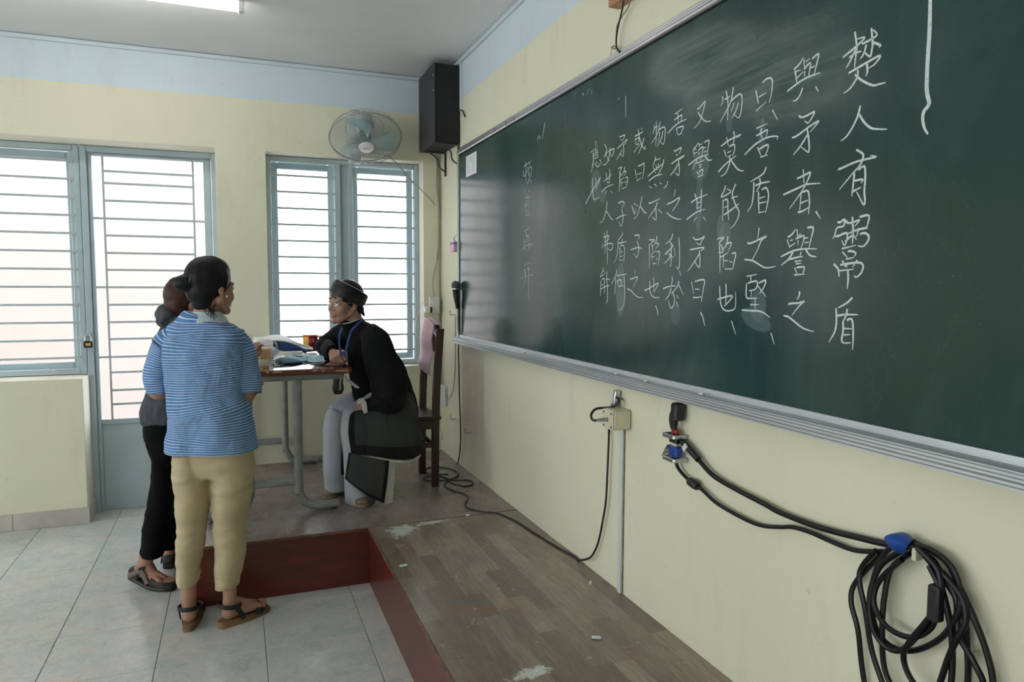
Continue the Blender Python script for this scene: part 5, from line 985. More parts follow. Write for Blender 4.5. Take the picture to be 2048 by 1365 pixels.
b = MB().tube([V((cx + wd * .1 + .012 * math.cos(k * PI / 4) , -.142, TZ + h * .68 + .010 * math.sin(k * PI / 4))) for k in range(8)], .0015, 5, closed=True); b.build('emblem', mat('pale_emblem', (.75, .6, .55), .5), ct)
# pouch hanging from the table corner
p0, p1 = W(676, 757, y=YL + .02), W(676, 790, y=YL + .02)
po = empty('black_pouch', V((p0.x, YL + .02, p1.z)), 'narrow black pouch hanging from the underside of the table corner', 'pouch')
MB().rings([(V((p0.x + .004, YL + .02, TZ - .035)), .026, .012, (1, 0, 0), 3), (V((p0.x, YL + .02, p0.z - .02)), .026, .016, (1, 0, 0), 2.6), (V((p0.x, YL + .02, p1.z + .03)), .030, .020, (1, 0, 0), 2.4), (V((p0.x, YL + .02, p1.z + .004)), .020, .014, (1, 0, 0), 2)], seg=24).build('pouch', M_black, po)
MB().tube([V((p0.x + .015, YL, TZ - .04)), V((p0.x + .008, YL - .002, TZ - .085)), V((p0.x + .006, YL - .004, TZ - .12))], .003, 6).build('clip', M_steel, po)

# ================================================================ PEOPLE
def skin_mat(n, c, c2):
    return mat(n, c, .5, col2=c2, vs=9, bump=.04, bs=120, sss=.06)
M_sk1 = skin_mat('skin', (.42, .235, .165), (.36, .19, .13))
M_sk2 = skin_mat('skin_face', (.40, .23, .17), (.45, .26, .19))
def silo(rows, y, side=None, e=2.0):
    """rings from outline rows (py, left px, right px, half depth[, y])"""
    sd = side or (RT0.x, RT0.y, 0); out = []
    for r in rows:
        yy = r[4] if len(r) > 4 else y
        a, b_ = W(r[1], r[0], y=yy), W(r[2], r[0], y=yy); c = (a + b_) / 2
        out.append((c, (b_ - a).length / 2, r[3], sd, e))
    return out
def head(mb, c, F, U, s=1.0):
    F = F.normalized(); U = (U - F * U.dot(F)).normalized(); Q = F.cross(U)
    M = Matrix((F, Q, U)).transposed()
    L = lambda f, r, u: c + (F * f + Q * r + U * u) * s
    B = lambda p, r: mb.ball(L(*p), tuple(x * s for x in r) if hasattr(r, '__len__') else r * s, rot=M, seg=20, rg=14)
    B((-.012, 0, .035), (.093, .074, .088)); B((.030, 0, -.025), (.058, .060, .082)); B((.066, 0, -.096), (.020, .024, .018))
    for q in (1, -1):
        mb.cap2(L(.0, .052 * q, -.050), L(.055, .022 * q, -.092), .022 * s, .018 * s)
        B((.054, .034 * q, -.034), (.026, .026, .030)); B((.068, .030 * q, .020), (.014, .022, .010)); B((.068, .030 * q, -.002), (.013, .017, .011))
        B((-.008, .074 * q, -.012), (.014, .008, .023)); B((.000, .072 * q, -.030), (.008, .006, .008))
        B((.086, .011 * q, -.036), (.010, .008, .008))
    mb.cap2(L(.078, 0, .014), L(.096, 0, -.028), .0080 * s, .0105 * s)
    mb.cap2(L(.078, -.016, -.060), L(.078, .016, -.060), .007 * s, .007 * s); B((.081, 0, -.073), (.007, .018, .006))
    return L, F, Q, U
def eyes(L, F, Q, U, par, s=1.0):
    M_eye = bpy.data.materials.get('eye_white') or mat('eye_white', (.6, .58, .55), .2)
    M_iris = bpy.data.materials.get('iris') or mat('iris', (.012, .007, .005), .15)
    M_brow = bpy.data.materials.get('brow') or mat('brow', (.012, .010, .010), .8)
    M_lid = bpy.data.materials.get('lid') or mat('lid', (.05, .025, .02), .6)
    M_lip = bpy.data.materials.get('lip') or mat('lip', (.33, .13, .11), .45)
    for q in (1, -1):
        e = MB().ball(L(.0725, .030 * q, -.001), (.0098 * s,) * 3, seg=16).build('eye', M_eye, par)
        m = MB().ball(L(.0792, .030 * q + .000, -.001), (.0050 * s,) * 3, seg=12); m.build('iris', M_iris, e)
        MB().tube([L(.078, .018 * q, .000), L(.083, .026 * q, .0062), L(.0815, .035 * q, .0062), L(.075, .044 * q, .001)], .0016 * s, 6).build('eyelid', M_lid, e)
        MB().tube([L(.0815, .014 * q, .021), L(.0825, .028 * q, .024), L(.074, .044 * q, .021)], lambda t: (.0026 - .0014 * t) * s, 8).build('eyebrow', M_brow, par)
    MB().rings([(L(.078, -.021, -.064), .002 * s, .003 * s, tuple(U)), (L(.0840, -.009, -.0590), .0035 * s, .005 * s, tuple(U)), (L(.0845, 0, -.0602), .0032 * s, .005 * s, tuple(U)), (L(.0840, .009, -.0590), .0035 * s, .005 * s, tuple(U)), (L(.078, .021, -.064), .002 * s, .003 * s, tuple(U))], seg=12).build('upper_lip', M_lip, par)
    MB().rings([(L(.077, -.019, -.068), .002 * s, .003 * s, tuple(U)), (L(.0835, -.008, -.0725), .0040 * s, .005 * s, tuple(U)), (L(.0835, .008, -.0725), .0040 * s, .005 * s, tuple(U)), (L(.077, .019, -.068), .002 * s, .003 * s, tuple(U))], seg=12).build('lower_lip', M_lip, par)
def hand(mb, wr, D, N, side, s=1.0, curl=(.5, .9, .6), thumb=.6, spread=.05):
    """wr wrist, D pointing along the palm, N out of the back of the hand, side +1/-1: which side the thumb is on"""
    D = D.normalized(); N = (N - D * N.dot(D)).normalized(); Sd = D.cross(N) * side
    mb.cap2(wr - D * .01, wr + D * .02, .024 * s, .024 * s)
    for k in range(4):
        o = Sd * (.030 - .020 * k) * s; base = wr + D * (.082 + (.0, .006, .003, -.006)[k]) * s + o
        mb.cap2(wr + D * .018 + o * .6, base, .0145 * s, .0115 * s)
        mb.cap2(wr + D * .03 + o * .6 - N * .006, base - N * .007 - D * .01, .013 * s, .010 * s)
        d = (D + Sd * spread * (1.5 - k)).normalized(); p = base; ang = 0
        for j, ln in enumerate(((.040, .044, .041, .032)[k], (.025, .028, .026, .020)[k], (.020, .021, .020, .018)[k])):
            ang += curl[j] * (1 + .08 * k); dd = d * math.cos(ang) - N * math.sin(ang)
            q = p + dd * ln * s; mb.cap2(p, q, (.0092, .0084, .0076)[j] * s, (.0086, .0078, .0066)[j] * s, seg=10); p = q
    b0 = wr + D * .022 + Sd * .020 * s; b1 = wr + D * .055 * s + Sd * .044 * s - N * .012; b2 = b1 + (D * .9 + Sd * (.5 - thumb) - N * thumb * .6).normalized() * .032 * s; b3 = b2 + (D * .9 - Sd * thumb * .6 - N * .35).normalized() * .026 * s
    mb.cap2(b0, b1, .016 * s, .0125 * s); mb.cap2(b1, b2, .0115 * s, .0100 * s, seg=10); mb.cap2(b2, b3, .0100 * s, .0080 * s, seg=10)
def foot(mb, heel, D, ank, s=1.0, lift=0.0, zb=0.0, tilt=0.0):
    D = D.normalized(); Sd = V((-D.y, D.x, 0)); u = V((0, 0, 1))
    h = heel + u * zb
    f = lambda a, b_, c: h + D * a * s + Sd * b_ * s + u * (c * s + max(0, (.15 - a)) * tilt)
    mb.ball(f(.030, 0, .030), (.032 * s, .030 * s, .032 * s)); mb.cap2(f(.03, 0, .045), ank, .029 * s, .031 * s)
    mb.cap2(ank, f(.10, 0, .045), .031 * s, .026 * s); mb.cap2(f(.10, 0, .040), f(.165, .012, .022), .028 * s, .018 * s); mb.cap2(f(.04, 0, .026), f(.165, -.020, .018), .026 * s, .017 * s)
    mb.cap2(f(.06, 0, .024), f(.165, .020, .018), .024 * s, .017 * s)
    for k in range(5):
        b_ = .030 - .0155 * k; L_ = (.225, .228, .220, .210, .196)[k] - .004; mb.cap2(f(.165, b_ * .9, .016), f(L_, b_, .011), .012 * s, (.0105, .008, .0076, .007, .0065)[k] * s, seg=10)
    return f
def stripe_mat():
    m = mat('striped_jersey', (.1, .24, .5), .85, spec=.2); nt = m.node_tree; b = nt.nodes['Principled BSDF']
    uv = nt.nodes.new('ShaderNodeTexCoord'); sp_ = nt.nodes.new('ShaderNodeSeparateXYZ'); nt.links.new(uv.outputs['UV'], sp_.inputs[0])
    P, _ = geo_xyz(nt); k = mth(nt, 'ADD', sp_.outputs[1], mth(nt, 'MULTIPLY', mth(nt, 'SUBTRACT', ntex(nt, 6, P, 3), .5), .010))
    fr = mth(nt, 'FRACT', mth(nt, 'DIVIDE', k, .0098)); s_ = mth(nt, 'LESS_THAN', fr, .22)
    bl = ramp(nt, ntex(nt, 30, P, 4), [(.3, (.082, .20, .44)), (.7, (.115, .26, .52))])
    nt.links.new(mixc(nt, s_, bl, (.58, .66, .74)), b.inputs['Base Color'])
    bp = nt.nodes.new('ShaderNodeBump'); bp.inputs['Strength'].default_value = .6; bp.inputs['Distance'].default_value = .06
    nt.links.new(ntex(nt, 9, P, 4, .5, .6), bp.inputs['Height']); nt.links.new(bp.outputs[0], b.inputs['Normal']); return m
def hair_mat(name, a, b_):
    m = mat(name, a, .45, spec=.22); nt = m.node_tree; b = nt.nodes['Principled BSDF']; v = coords(nt, 'Object', (1, 1, 1))
    n = ntex(nt, 45, coords(nt, 'Object', (1, 3.2, .35), (.5, .2, .4)), 6, .7); nt.links.new(ramp(nt, n, [(.35, a), (.7, b_)]), b.inputs['Base Color'])
    bp = nt.nodes.new('ShaderNodeBump'); bp.inputs['Strength'].default_value = .5; bp.inputs['Distance'].default_value = .004; nt.links.new(n, bp.inputs['Height']); nt.links.new(bp.outputs[0], b.inputs['Normal']); return m
M_hair = hair_mat('black_hair', (.004, .004, .005), (.014, .014, .017)); M_hair2 = hair_mat('brown_hair', (.035, .014, .009), (.08, .03, .02))
M_strp = stripe_mat()
M_beige = mat('beige_trousers', (.50, .42, .27), .85, spec=.15, var=.05, vs=5, bump=.5, bs=5, bd=.08, bdt=1.5, ani=(.8, .8, 1.8))
M_blk = mat('black_trousers', (.005, .005, .006), .9, spec=.15, bump=.5, bs=7, bd=.07, bdt=2)
M_grey = mat('charcoal_hoodie', (.060, .068, .078), .95, spec=.1, col2=(.095, .107, .12), vs=60, ani=(1, 1, .3), bump=.6, bs=14, bd=.05)
M_strap = mat('black_strap', (.010, .010, .010), .6); M_sole = mat('tan_sole', (.20, .12, .055), .7, var=.15, vs=30); M_shoe = mat('sport_sandal', (.055, .048, .044), .75, col2=(.02, .018, .018), vs=25)

# ---- woman in the striped polo shirt
p1 = empty('person', V((-1.49, -1.62, 0)), 'person standing in blue and white striped polo shirt and cropped beige trousers, black hair bun', 'person')
f1 = V((math.sin(R_(21)), math.cos(R_(21)), 0))
hc = W(424, 577, y=-1.60); F1 = V((.80, .60, -.03)).normalized()
mb = MB(); L1, Fa, Qa, Ua = head(mb, hc, F1, V((.05, .05, 1)), .98)
nk = W(412, 640, y=-1.61)
mb.rings([(nk + V((0, .0, -.05)), .060, .055, (1, 0, 0)), (nk + V((0, 0, .01)), .050, .050, (1, 0, 0)), (hc + V((-.025, -.01, -.03)), .046, .05, (1, 0, 0))], seg=20)
rsh, lsh = W(470, 668, y=-1.60), W(333, 672, y=-1.58); rel, lel = W(492, 790, y=-1.62), W(316, 782, y=-1.58)
rha, lha = V((-1.275, -1.40, 1.01)), V((-1.50, -1.36, 1.00))
mb.rings([(nk + V((0, 0, -.46)), .12, .08, tuple(RT0)), (nk + V((0, 0, -.25)), .14, .08, tuple(RT0)), (nk + V((0, 0, -.10)), .15, .07, tuple(RT0)), (nk + V((0, 0, -.04)), .08, .055, tuple(RT0))], seg=24)
for a, b_, c in ((rsh, rel, rha), (lsh, lel, lha)):
    mb.cap2(a + V((0, 0, -.03)), b_, .042, .038); mb.cap2(b_, c, .038, .024)
hand(mb, rha, V((-.5, .8, .1)), V((.3, .2, .9)), -1, .9); hand(mb, lha, V((.5, .8, .1)), V((.1, .2, .9)), 1, .9)
h1, t1 = W(441, 1257, z=0), W(527, 1222, z=0); D1 = (t1 - h1).normalized(); h2 = W(376, 1264, z=0); D2 = V((.10, 1, 0)).normalized()
a1 = h1 + D1 * .045 + V((0, 0, .10)); a2 = h2 + D2 * .04 + V((0, 0, .10))
F_r = foot(mb, h1 + D1 * .012, D1, a1, .95, zb=.026); F_l = foot(mb, h2 + D2 * .012, D2, a2, .95, zb=.026)
kr, kl = W(461, 1050, y=-1.63), W(382, 1050, y=-1.615)
for a, k in ((a1, kr), (a2, kl)):
    mb.cap2(k, nk + V((0, 0, -.50)), .034, .05); c = a.lerp(k, .55); mb.rings([(a + V((0, 0, -.01)), .027, .032, tuple(RT0)), (a.lerp(k, .3), .029, .032, tuple(RT0)), (c, .032, .034, tuple(RT0)), (k, .030, .030, tuple(RT0))], seg=18)
fuse(mb, 'body', M_sk1, p1, .004, 4)
eyes(L1, Fa, Qa, Ua, p1, .98)
# hair, bun, loose strands
mb = MB(); B = lambda f, r, u, rr: mb.ball(L1(f, r, u), rr, rot=Matrix((Fa, Qa, Ua)).transposed(), seg=24, rg=16)
B(-.022, 0, .040, (.098, .083, .096)); B(-.052, 0, -.005, (.062, .070, .070)); B(-.050, 0, -.055, (.040, .048, .045)); B(-.010, 0, .070, (.088, .070, .068))
B(.0, .064, .022, (.034, .017, .03)); B(.0, -.064, .022, (.034, .017, .03))
bc = W(371, 567, y=-1.65); mb.cap2(bc, hc + V((-.07, -.02, .03)), .024, .03)
mb.ball(bc, (.050, .042, .036)); mb.cap2(bc + V((.01, 0, -.005)), bc + V((-.040, .0, .008)), .030, .016); mb.cap2(bc + V((-.03, 0, .004)), bc + V((-.062, 0, .014)), .012, .003)
hr = fuse(mb, 'hair', M_hair, p1, .004, 5); rumple(hr, .0022, 30, (1, 1, .3), 3)
mb = MB(); rr = random.Random(2)
for k in range(16):
    q = L1(-.065 + .05 * rr.random(), rr.uniform(-.05, .05), -.07); mb.tube([q, q + V((rr.uniform(-.008, .012), rr.uniform(-.02, -.01), -.03)), q + V((rr.uniform(-.02, .03), -.02, -.045 - .035 * rr.random()))], lambda t: .0028 * (1 - .8 * t), 6, sub=4)
for k in range(5):
    q = L1(.045, -.062, -.005); mb.tube([q, q + V((.006, -.012, -.03)), q + V((rr.uniform(-.01, .008), -.008, -.06))], lambda t: .0018 * (1 - .7 * t), 5, sub=4)
mb.build('loose_strand', M_hair, p1)
mb = MB().ball(L1(.010, .085, -.034), .004); mb.ball(L1(.010, -.085, -.034), .004); mb.build('earring', M_fit, p1)
MB().tube([W(384, 549, y=-1.70), W(380, 558, y=-1.71), W(378, 566, y=-1.70)], .003, 6).build('hair_tie', mat('teal_tie', (.03, .08, .1), .5), p1)
# shirt
sh = MB(); fo = lambda t, th: (.022 * math.sin(5 * th + 6 * t) + .014 * math.sin(9 * th - 9 * t + 1)) * (1 - t) ** .6
sh.rings(silo([(898, 327, 513, .150), (880, 330, 510, .150), (855, 337, 505, .150), (825, 339, 500, .150), (790, 334, 490, .142), (740, 325, 492, .135), (700, 320, 490, .128), (675, 317, 495, .112), (661, 325, 486, .096), (651, 338, 474, .082), (641, 356, 458, .070), (633, 374, 446, .058), (628, 382, 440, .050)], -1.61, e=2.5), seg=64, sub=6, cap=(False, False), fold=fo)
so_ = sh.build('shirt', M_strp, p1); rumple(so_, .007, 7, (1, 1, 1.6), 5)
def sleeve(pts, nm):
    b = MB(); b.rings(pts, seg=36, sub=6, cap=(True, False), fold=lambda t, th: .05 * math.sin(3 * th + 5 * t) * t); o = b.build(nm, M_strp, p1); rumple(o, .004, 10, (1, 1, 1), 2); return o
sx = (.75, -.66, 0)
sleeve([(W(450, 676, y=-1.60), .040, .045, (0, 0, 1)), (W(468, 683, y=-1.60), .058, .058, (.4, 0, .8)), (W(481, 705, y=-1.605), .060, .066, sx), (W(488, 735, y=-1.61), .057, .066, sx), (W(493, 765, y=-1.62), .055, .066, sx), (W(495, 788, y=-1.63), .052, .062, sx)], 'sleeve')
sleeve([(W(358, 676, y=-1.59), .040, .045, (0, 0, 1)), (W(340, 682, y=-1.59), .056, .056, (-.4, 0, .8)), (W(328, 704, y=-1.58), .056, .062, (1, 0, 0)), (W(316, 735, y=-1.58), .053, .062, (1, 0, 0)), (W(315, 760, y=-1.58), .052, .062, (1, 0, 0)), (W(318, 785, y=-1.58), .044, .056, (1, 0, 0))], 'sleeve')
M_col = mat('pale_collar', (.50, .58, .66), .85)
cb = MB(); c0 = W(411, 632, y=-1.61)
cb.rings([(c0 + V((0, 0, -.028)), .094, .080, tuple(RT0)), (c0 + V((0, 0, -.010)), .084, .072, tuple(RT0)), (c0 + V((0, .0, .008)), .066, .058, tuple(RT0)), (c0 + V((0, 0, .018)), .060, .054, tuple(RT0)), (c0 + V((0, 0, .010)), .054, .050, tuple(RT0))], seg=36, cap=(False, False)); cb.build('collar', M_col, p1)
# trousers
mb = MB()
mb.rings(silo([(850, 352, 498, .10), (885, 345, 505, .125), (915, 342, 509, .13), (935, 343, 508, .125), (950, 350, 500, .10)], -1.61, e=2.4), seg=40)
mb.rings(silo([(905, 345, 420, .10), (945, 345, 424, .105), (982, 350, 423, .098), (1005, 353, 418, .092), (1040, 354, 413, .085), (1071, 354, 410, .080), (1100, 354, 405, .078), (1130, 356, 400, .072), (1156, 356, 399, .072), (1166, 357, 400, .072)], -1.62), seg=36)
mb.rings(silo([(905, 430, 506, .10), (945, 425, 506, .108), (982, 424, 503, .100), (1011, 425, 499, .094), (1051, 427, 490, .085), (1094, 429, 492, .085), (1130, 430, 485, .076), (1160, 430, 479, .076), (1172, 430, 479, .076)], -1.64), seg=36)
tr_ = fuse(mb, 'trousers', M_beige, p1, .0055, 3); rumple(tr_, .007, 9, (.7, .7, 1.5), 1); rumple(tr_, .0045, 15, (.8, .5, 2.4), 4)
# sandals
def sandal(f, D, heel, par, s=.95):
    Sd = V((-D.y, D.x, 0)); mb = MB(); out = []
    for k in range(28):
        th = 2 * PI * k / 28; a = .118 + .128 * math.cos(th); w_ = (.036 + .012 * math.sin(min(1, max(0, (a - .02) / .2)) * PI * .75)) * math.sin(th)
        w_ = math.copysign(abs(math.sin(th)) ** .6 * (.034 + .010 * min(1, max(0, (a - .04) / .14))), math.sin(th)); out.append(heel + D * a * s + Sd * w_)
    n = len(out); vs = [p + V((0, 0, .0)) for p in out] + [p + V((0, 0, .030 - .012 * k_)) for k_, p in ((max(0, min(1, (p - heel).dot(D) / .2)), p) for p in out)]
    mb.add(vs, [tuple(range(n))[::-1], tuple(range(n, 2 * n))] + [(k, (k + 1) % n, n + (k + 1) % n, n + k) for k in range(n)]); so2 = mb.build('sandal', M_sole, par, angle=50)
    st = MB()
    def band(pts, w_, t=.0018): st.rings([(p, w_, t, ww) for p, ww in pts], seg=10, sub=5)
    u = V((0, 0, 1))
    # ankle strap
    A = heel + D * .045 + V((0, 0, .088)); R2 = .043
    st2 = MB(); ring = [A + D * math.cos(t) * (R2 + .004) + Sd * math.sin(t) * R2 + u * (-.006 * math.cos(t)) for t in [2 * PI * k / 16 for k in range(16)]]
    for dz in (-.006, -.002, .002, .006): st2.tube([p + u * dz for p in ring], .0034, 6, closed=True, sub=3)
    st2.build('ankle_strap', M_strap, so2)
    for q in (1, -1):
        pts = [A + Sd * q * R2 + D * .004, heel + D * .07 + Sd * q * .043 + u * .055, heel + D * .085 + Sd * q * .042 + u * .022]
        st.rings([(p, .010, .002, tuple(D)) for p in pts], seg=10, sub=4)
    st.build('side_strap', M_strap, so2)
    st3 = MB(); st3.rings([(heel + D * .175 + Sd * .044 + u * .014, .016, .002, tuple(D)), (heel + D * .172 + Sd * .032 + u * .046, .016, .002, tuple(D)), (heel + D * .170 + u * .056, .016, .002, tuple(D)), (heel + D * .166 - Sd * .032 + u * .044, .016, .002, tuple(D)), (heel + D * .160 - Sd * .044 + u * .014, .016, .002, tuple(D))], seg=10, sub=5); st3.build('toe_strap', M_strap, so2)
sandal(F_r, D1, h1, p1); sandal(F_l, D2, h2, p1)

# ---- person in the charcoal hoodie, half hidden
p2 = empty('person', V((-1.68, -1.05, 0)), 'person in charcoal hooded jacket and black trousers, half hidden behind the striped polo shirt', 'person')
hc2 = W(374, 606, y=-1.12); mb = MB(); L2, Fb, Qb, Ub = head(mb, hc2, V((.9, .42, -.15)), V((.1, 0, 1)), .94)
nk2 = hc2 + V((-.035, 0, -.10)); mb.rings([(nk2 + V((-.03, 0, -.10)), .06, .06, (1, 0, 0)), (nk2, .048, .048, (1, 0, 0)), (hc2 + V((-.02, 0, -.03)), .045, .05, (1, 0, 0))], seg=18)
hp2 = W(336, 855, y=-1.08); mb.rings([(hp2, .06, .07, (1, 0, 0)), (hp2 + V((.0, 0, .2)), .06, .08, (1, 0, 0)), (nk2 + V((.0, 0, -.12)), .07, .12, (1, 0, 0)), (nk2, .045, .05, (1, 0, 0))], seg=20)
hw_ = W(500, 722, y=-.92); el2 = hw_ + V((-.24, -.08, -.02)); sh2 = nk2 + V((-.01, -.14, -.09))
mb.cap2(sh2, el2, .042, .036); mb.cap2(el2, hw_, .036, .024); hand(mb, hw_, V((.22, -.12, .97)), V((-.65, -.75, .1)), 1, .78, curl=(.5, .9, .7))
el3 = V((-1.40, -.85, TZ + .05)); sh3 = nk2 + V((.01, .14, -.09)); mb.cap2(sh3, el3, .042, .036); mb.cap2(el3, V((-1.37, -.68, TZ + .035)), .034, .022); hand(mb, V((-1.37, -.68, TZ + .035)), V((.1, 1, 0)), V((0, 0, 1)), 1, .9, curl=(.25, .4, .3))
hh = W(266, 1163, z=.02); DD = (W(357, 1178, z=0) - W(266, 1166, z=0)); DD.z = 0; DD.normalize(); hh.z = 0
an = W(303, 1136, y=hh.y - .0); an = V((hh.x + DD.x * .075, hh.y + DD.y * .075, .12))
F2 = foot(mb, hh + DD * .015, DD, an, .92, zb=.03, tilt=.15)
hb = W(338, 1138, z=0); DB = V((.10, 1, 0)).normalized(); ab = hb + DB * .045 + V((0, 0, .11)); F3 = foot(mb, hb + DB * .012, DB, ab, .92, zb=.026)
k2a, k2b = W(318, 1010, y=-1.1), W(343, 1010, y=-.99); mb.cap2(an, k2a, .034, .04); mb.cap2(ab, k2b, .034, .04); mb.cap2(k2a, hp2, .04, .05); mb.cap2(k2b, hp2, .04, .05)
fuse(mb, 'body', M_sk1, p2, .0045, 4); eyes(L2, Fb, Qb, Ub, p2, .94)
mb = MB(); Mm = Matrix((Fb, Qb, Ub)).transposed()
for f, u, r in ((-.02, .038, (.094, .080, .092)), (-.045, -.01, (.060, .072, .080)), (-.045, -.06, (.045, .060, .06))): mb.ball(L2(f, 0, u), r, rot=Mm, seg=22, rg=14)
hr2 = fuse(mb, 'hair', M_hair2, p2, .0045, 4)
mb = MB()
mb.rings(silo([(842, 287, 388, .13, -1.10), (830, 285, 388, .14, -1.10), (811, 289, 390, .14, -1.10), (785, 299, 396, .14, -1.10), (740, 306, 402, .14, -1.1), (700, 312, 405, .15, -1.1), (670, 320, 405, .14, -1.1), (650, 332, 402, .12, -1.11), (638, 345, 398, .08, -1.11), (628, 352, 394, .06, -1.11)], -1.1, e=2.3), seg=40)
mb.cap2(sh2 + V((0, .02, 0)), el2, .072, .056); mb.cap2(el2, hw_.lerp(el2, .25), .056, .042); mb.cap2(sh3, el3, .072, .056); mb.cap2(el3, V((-1.375, -.71, TZ + .04)), .05, .038)
hd_ = fuse(mb, 'hoodie', M_grey, p2, .0055, 4); rumple(hd_, .006, 9, (1, 1, 1.4), 8)
mb = MB(); hq = W(352, 630, y=-1.13)
mb.rings([(hq + V((-.030, -.09, -.03)), .030, .030, (0, 0, 1)), (hq + V((-.045, -.03, .0)), .040, .040, (0, 0, 1)), (hq + V((-.045, .04, .005)), .042, .042, (0, 0, 1)), (hq + V((.0, .12, -.01)), .036, .034, (0, 0, 1)), (hq + V((.08, .12, -.03)), .026, .026, (0, 0, 1))], seg=20)
mb.cap2(hq + V((-.05, -.03, -.03)), hq + V((.02, -.09, -.035)), .034, .028); mb.cap2(hq + V((-.03, -.02, .03)), hq + V((.02, -.05, .045)), .02, .012)
ho = fuse(mb, 'hood', M_grey, p2, .005, 3); rumple(ho, .006, 16, (1, 1, 1), 6)
MB().rings([(hw_ + V((-.012, -.0, -.045)), .030, .028, (1, 0, 0)), (hw_ + V((.0, 0, -.012)), .031, .029, (1, 0, 0))], seg=18, sub=2).build('cuff', mat('pink_cuff', (.42, .10, .16), .8), p2)
mb = MB()
mb.rings(silo([(830, 290, 384, .12), (850, 287, 382, .13), (873, 292, 380, .13), (906, 304, 374, .12), (925, 312, 368, .10)], -1.1), seg=36)
mb.rings(silo([(880, 294, 352, .10), (906, 307, 354, .098), (949, 306, 352, .085), (985, 300, 350, .080), (1021, 292, 347, .078), (1071, 284, 336, .072), (1098, 280, 330, .064), (1106, 281, 328, .062), (1114, 284, 324, .050)], -1.12), seg=32)
mb.rings(silo([(880, 325, 380, .10), (949, 322, 372, .085), (1021, 318, 366, .075), (1071, 320, 364, .068), (1095, 322, 360, .06)], -.98), seg=32)
tk = fuse(mb, 'trousers', M_blk, p2, .006, 3); rumple(tk, .006, 10, (.7, .7, 1.6), 9)
def sport(heel, D, par, tilt=0):
    Sd = V((-D.y, D.x, 0)); u = V((0, 0, 1)); mb = MB()
    zl = lambda a: tilt * max(0, .13 - a) * .5
    mb.rings([(heel + D * a + u * (.013 + zl(a)), w_, .013, tuple(Sd), 3) for a, w_ in ((-.008, .015), (.0, .030), (.05, .036), (.13, .042), (.20, .040), (.235, .018))], seg=24); so3 = mb.build('sandal', M_black, par)
    mb = MB(); mb.rings([(heel + D * a + u * (h_ + zl(a)), w_, h_ - .012, tuple(Sd), 2.4) for a, w_, h_ in ((-.006, .018, .028), (.012, .034, .040), (.035, .037, .038), (.050, .037, .022))], seg=24); mb.build('heel_cup', M_shoe, so3)
    mb = MB(); mb.rings([(heel + D * a + u * (h_ + zl(a)), w_, h_ - .012, tuple(Sd), 2.4) for a, w_, h_ in ((.13, .043, .040), (.17, .044, .034), (.21, .040, .026), (.235, .024, .020))], seg=24); mb.build('toe_cover', M_shoe, so3)
    for pts, nm in ((((.010, .030), (.050, .062), (.075, .082)), 'rear_strap'), (((.115, .030), (.095, .065), (.080, .085)), 'front_strap')):
        for q in (1, -1): MB().rings([(heel + D * a + Sd * q * .038 + u * (c + zl(a)), .012, .0035, tuple(D)) for a, c in pts], seg=12, sub=4).build(nm, mat('taupe_strap', (.16, .13, .11), .7) if not bpy.data.materials.get('taupe_strap') else bpy.data.materials['taupe_strap'], so3)
    st = MB(); st.tube([heel + D * .078 + Sd * .038 + u * (.085 + zl(.07)), heel + D * .10 + u * (.098 + zl(.07)), heel + D * .078 - Sd * .038 + u * (.085 + zl(.07))], .009, 8); st.build('instep_strap', M_shoe, so3)
sport(hh, DD, p2, .5); sport(hb, DB, p2, .0)

# ---- seated man in the black robe and turban
M_robe = mat('black_robe', (.005, .0055, .006), .8, spec=.12, sheen=0, bump=.5, bs=7, bd=.07, bdt=2)
M_slv = mat('sheer_sleeve', (.009, .010, .011), .75, spec=.15, sheen=.0, bump=.6, bs=7, bd=.07, bdt=2)
M_pant = mat('white_trousers', (.50, .54, .62), .8, spec=.2, var=.03, vs=4, bump=.5, bs=6, bd=.06, bdt=2, ani=(1, 1, .4))
M_lin = mat('white_lining', (.62, .62, .60), .8, bump=.15, bs=14)
M_turb = mat('black_turban', (.007, .007, .009), .4, spec=.4, bump=.12, bs=60, ani=(.3, .3, 3))
p3 = empty('person', V((-.58, -.75, HP)), 'seated person in black robe, black turban and glasses leaning an arm on the table', 'person')
YM = -.75
hc3 = W(690, 606, y=YM); mb = MB(); L3, Fc, Qc, Uc = head(mb, hc3, V((-.84, -.54, .02)), V((.10, 0, 1)), 1.04)
nb_ = W(702, 648, y=YM)
mb.rings([(nb_ + V((.06, 0, -.06)), .050, .06, (1, 0, 0)), (nb_ + V((.012, 0, 0)), .056, .054, (1, 0, 0)), (hc3 + V((.03, 0, -.04)), .058, .055, (1, 0, 0)), (hc3 + V((.02, 0, .0)), .05, .05, (1, 0, 0))], seg=20)
B3 = lambda f, r, u, rr: mb.ball(L3(f, r, u), rr, rot=Matrix((Fc, Qc, Uc)).transposed())
B3(.035, .030, -.050, (.030, .030, .034)); B3(.035, -.030, -.050, (.030, .030, .034)); B3(.045, 0, -.085, (.035, .036, .022))
hip = W(776, 812, y=-.70); chs_ = W(728, 685, y=-.72)
mb.rings([(hip, .11, .14, (1, 0, 0)), (hip.lerp(chs_, .5), .09, .13, (1, 0, 0)), (chs_, .08, .15, (1, 0, 0)), (nb_ + V((.06, 0, -.04)), .04, .06, (1, 0, 0))], seg=22)
nsh, nel = W(750, 672, y=-.91), W(783, 792, y=-.96); nwr = W(722, 818, y=-1.02)
mb.cap2(nsh, nel, .05, .042); mb.cap2(nel, nwr, .042, .028)
hand(mb, nwr, V((-.75, .12, -.72)), V((-.60, -.35, .72)), 1, 1.0, curl=(.35, .55, .35), thumb=.3)
fsh, fel = W(702, 668, y=-.54), W(648, 704, y=-.52); fwr = W(666, 707, y=-.74)
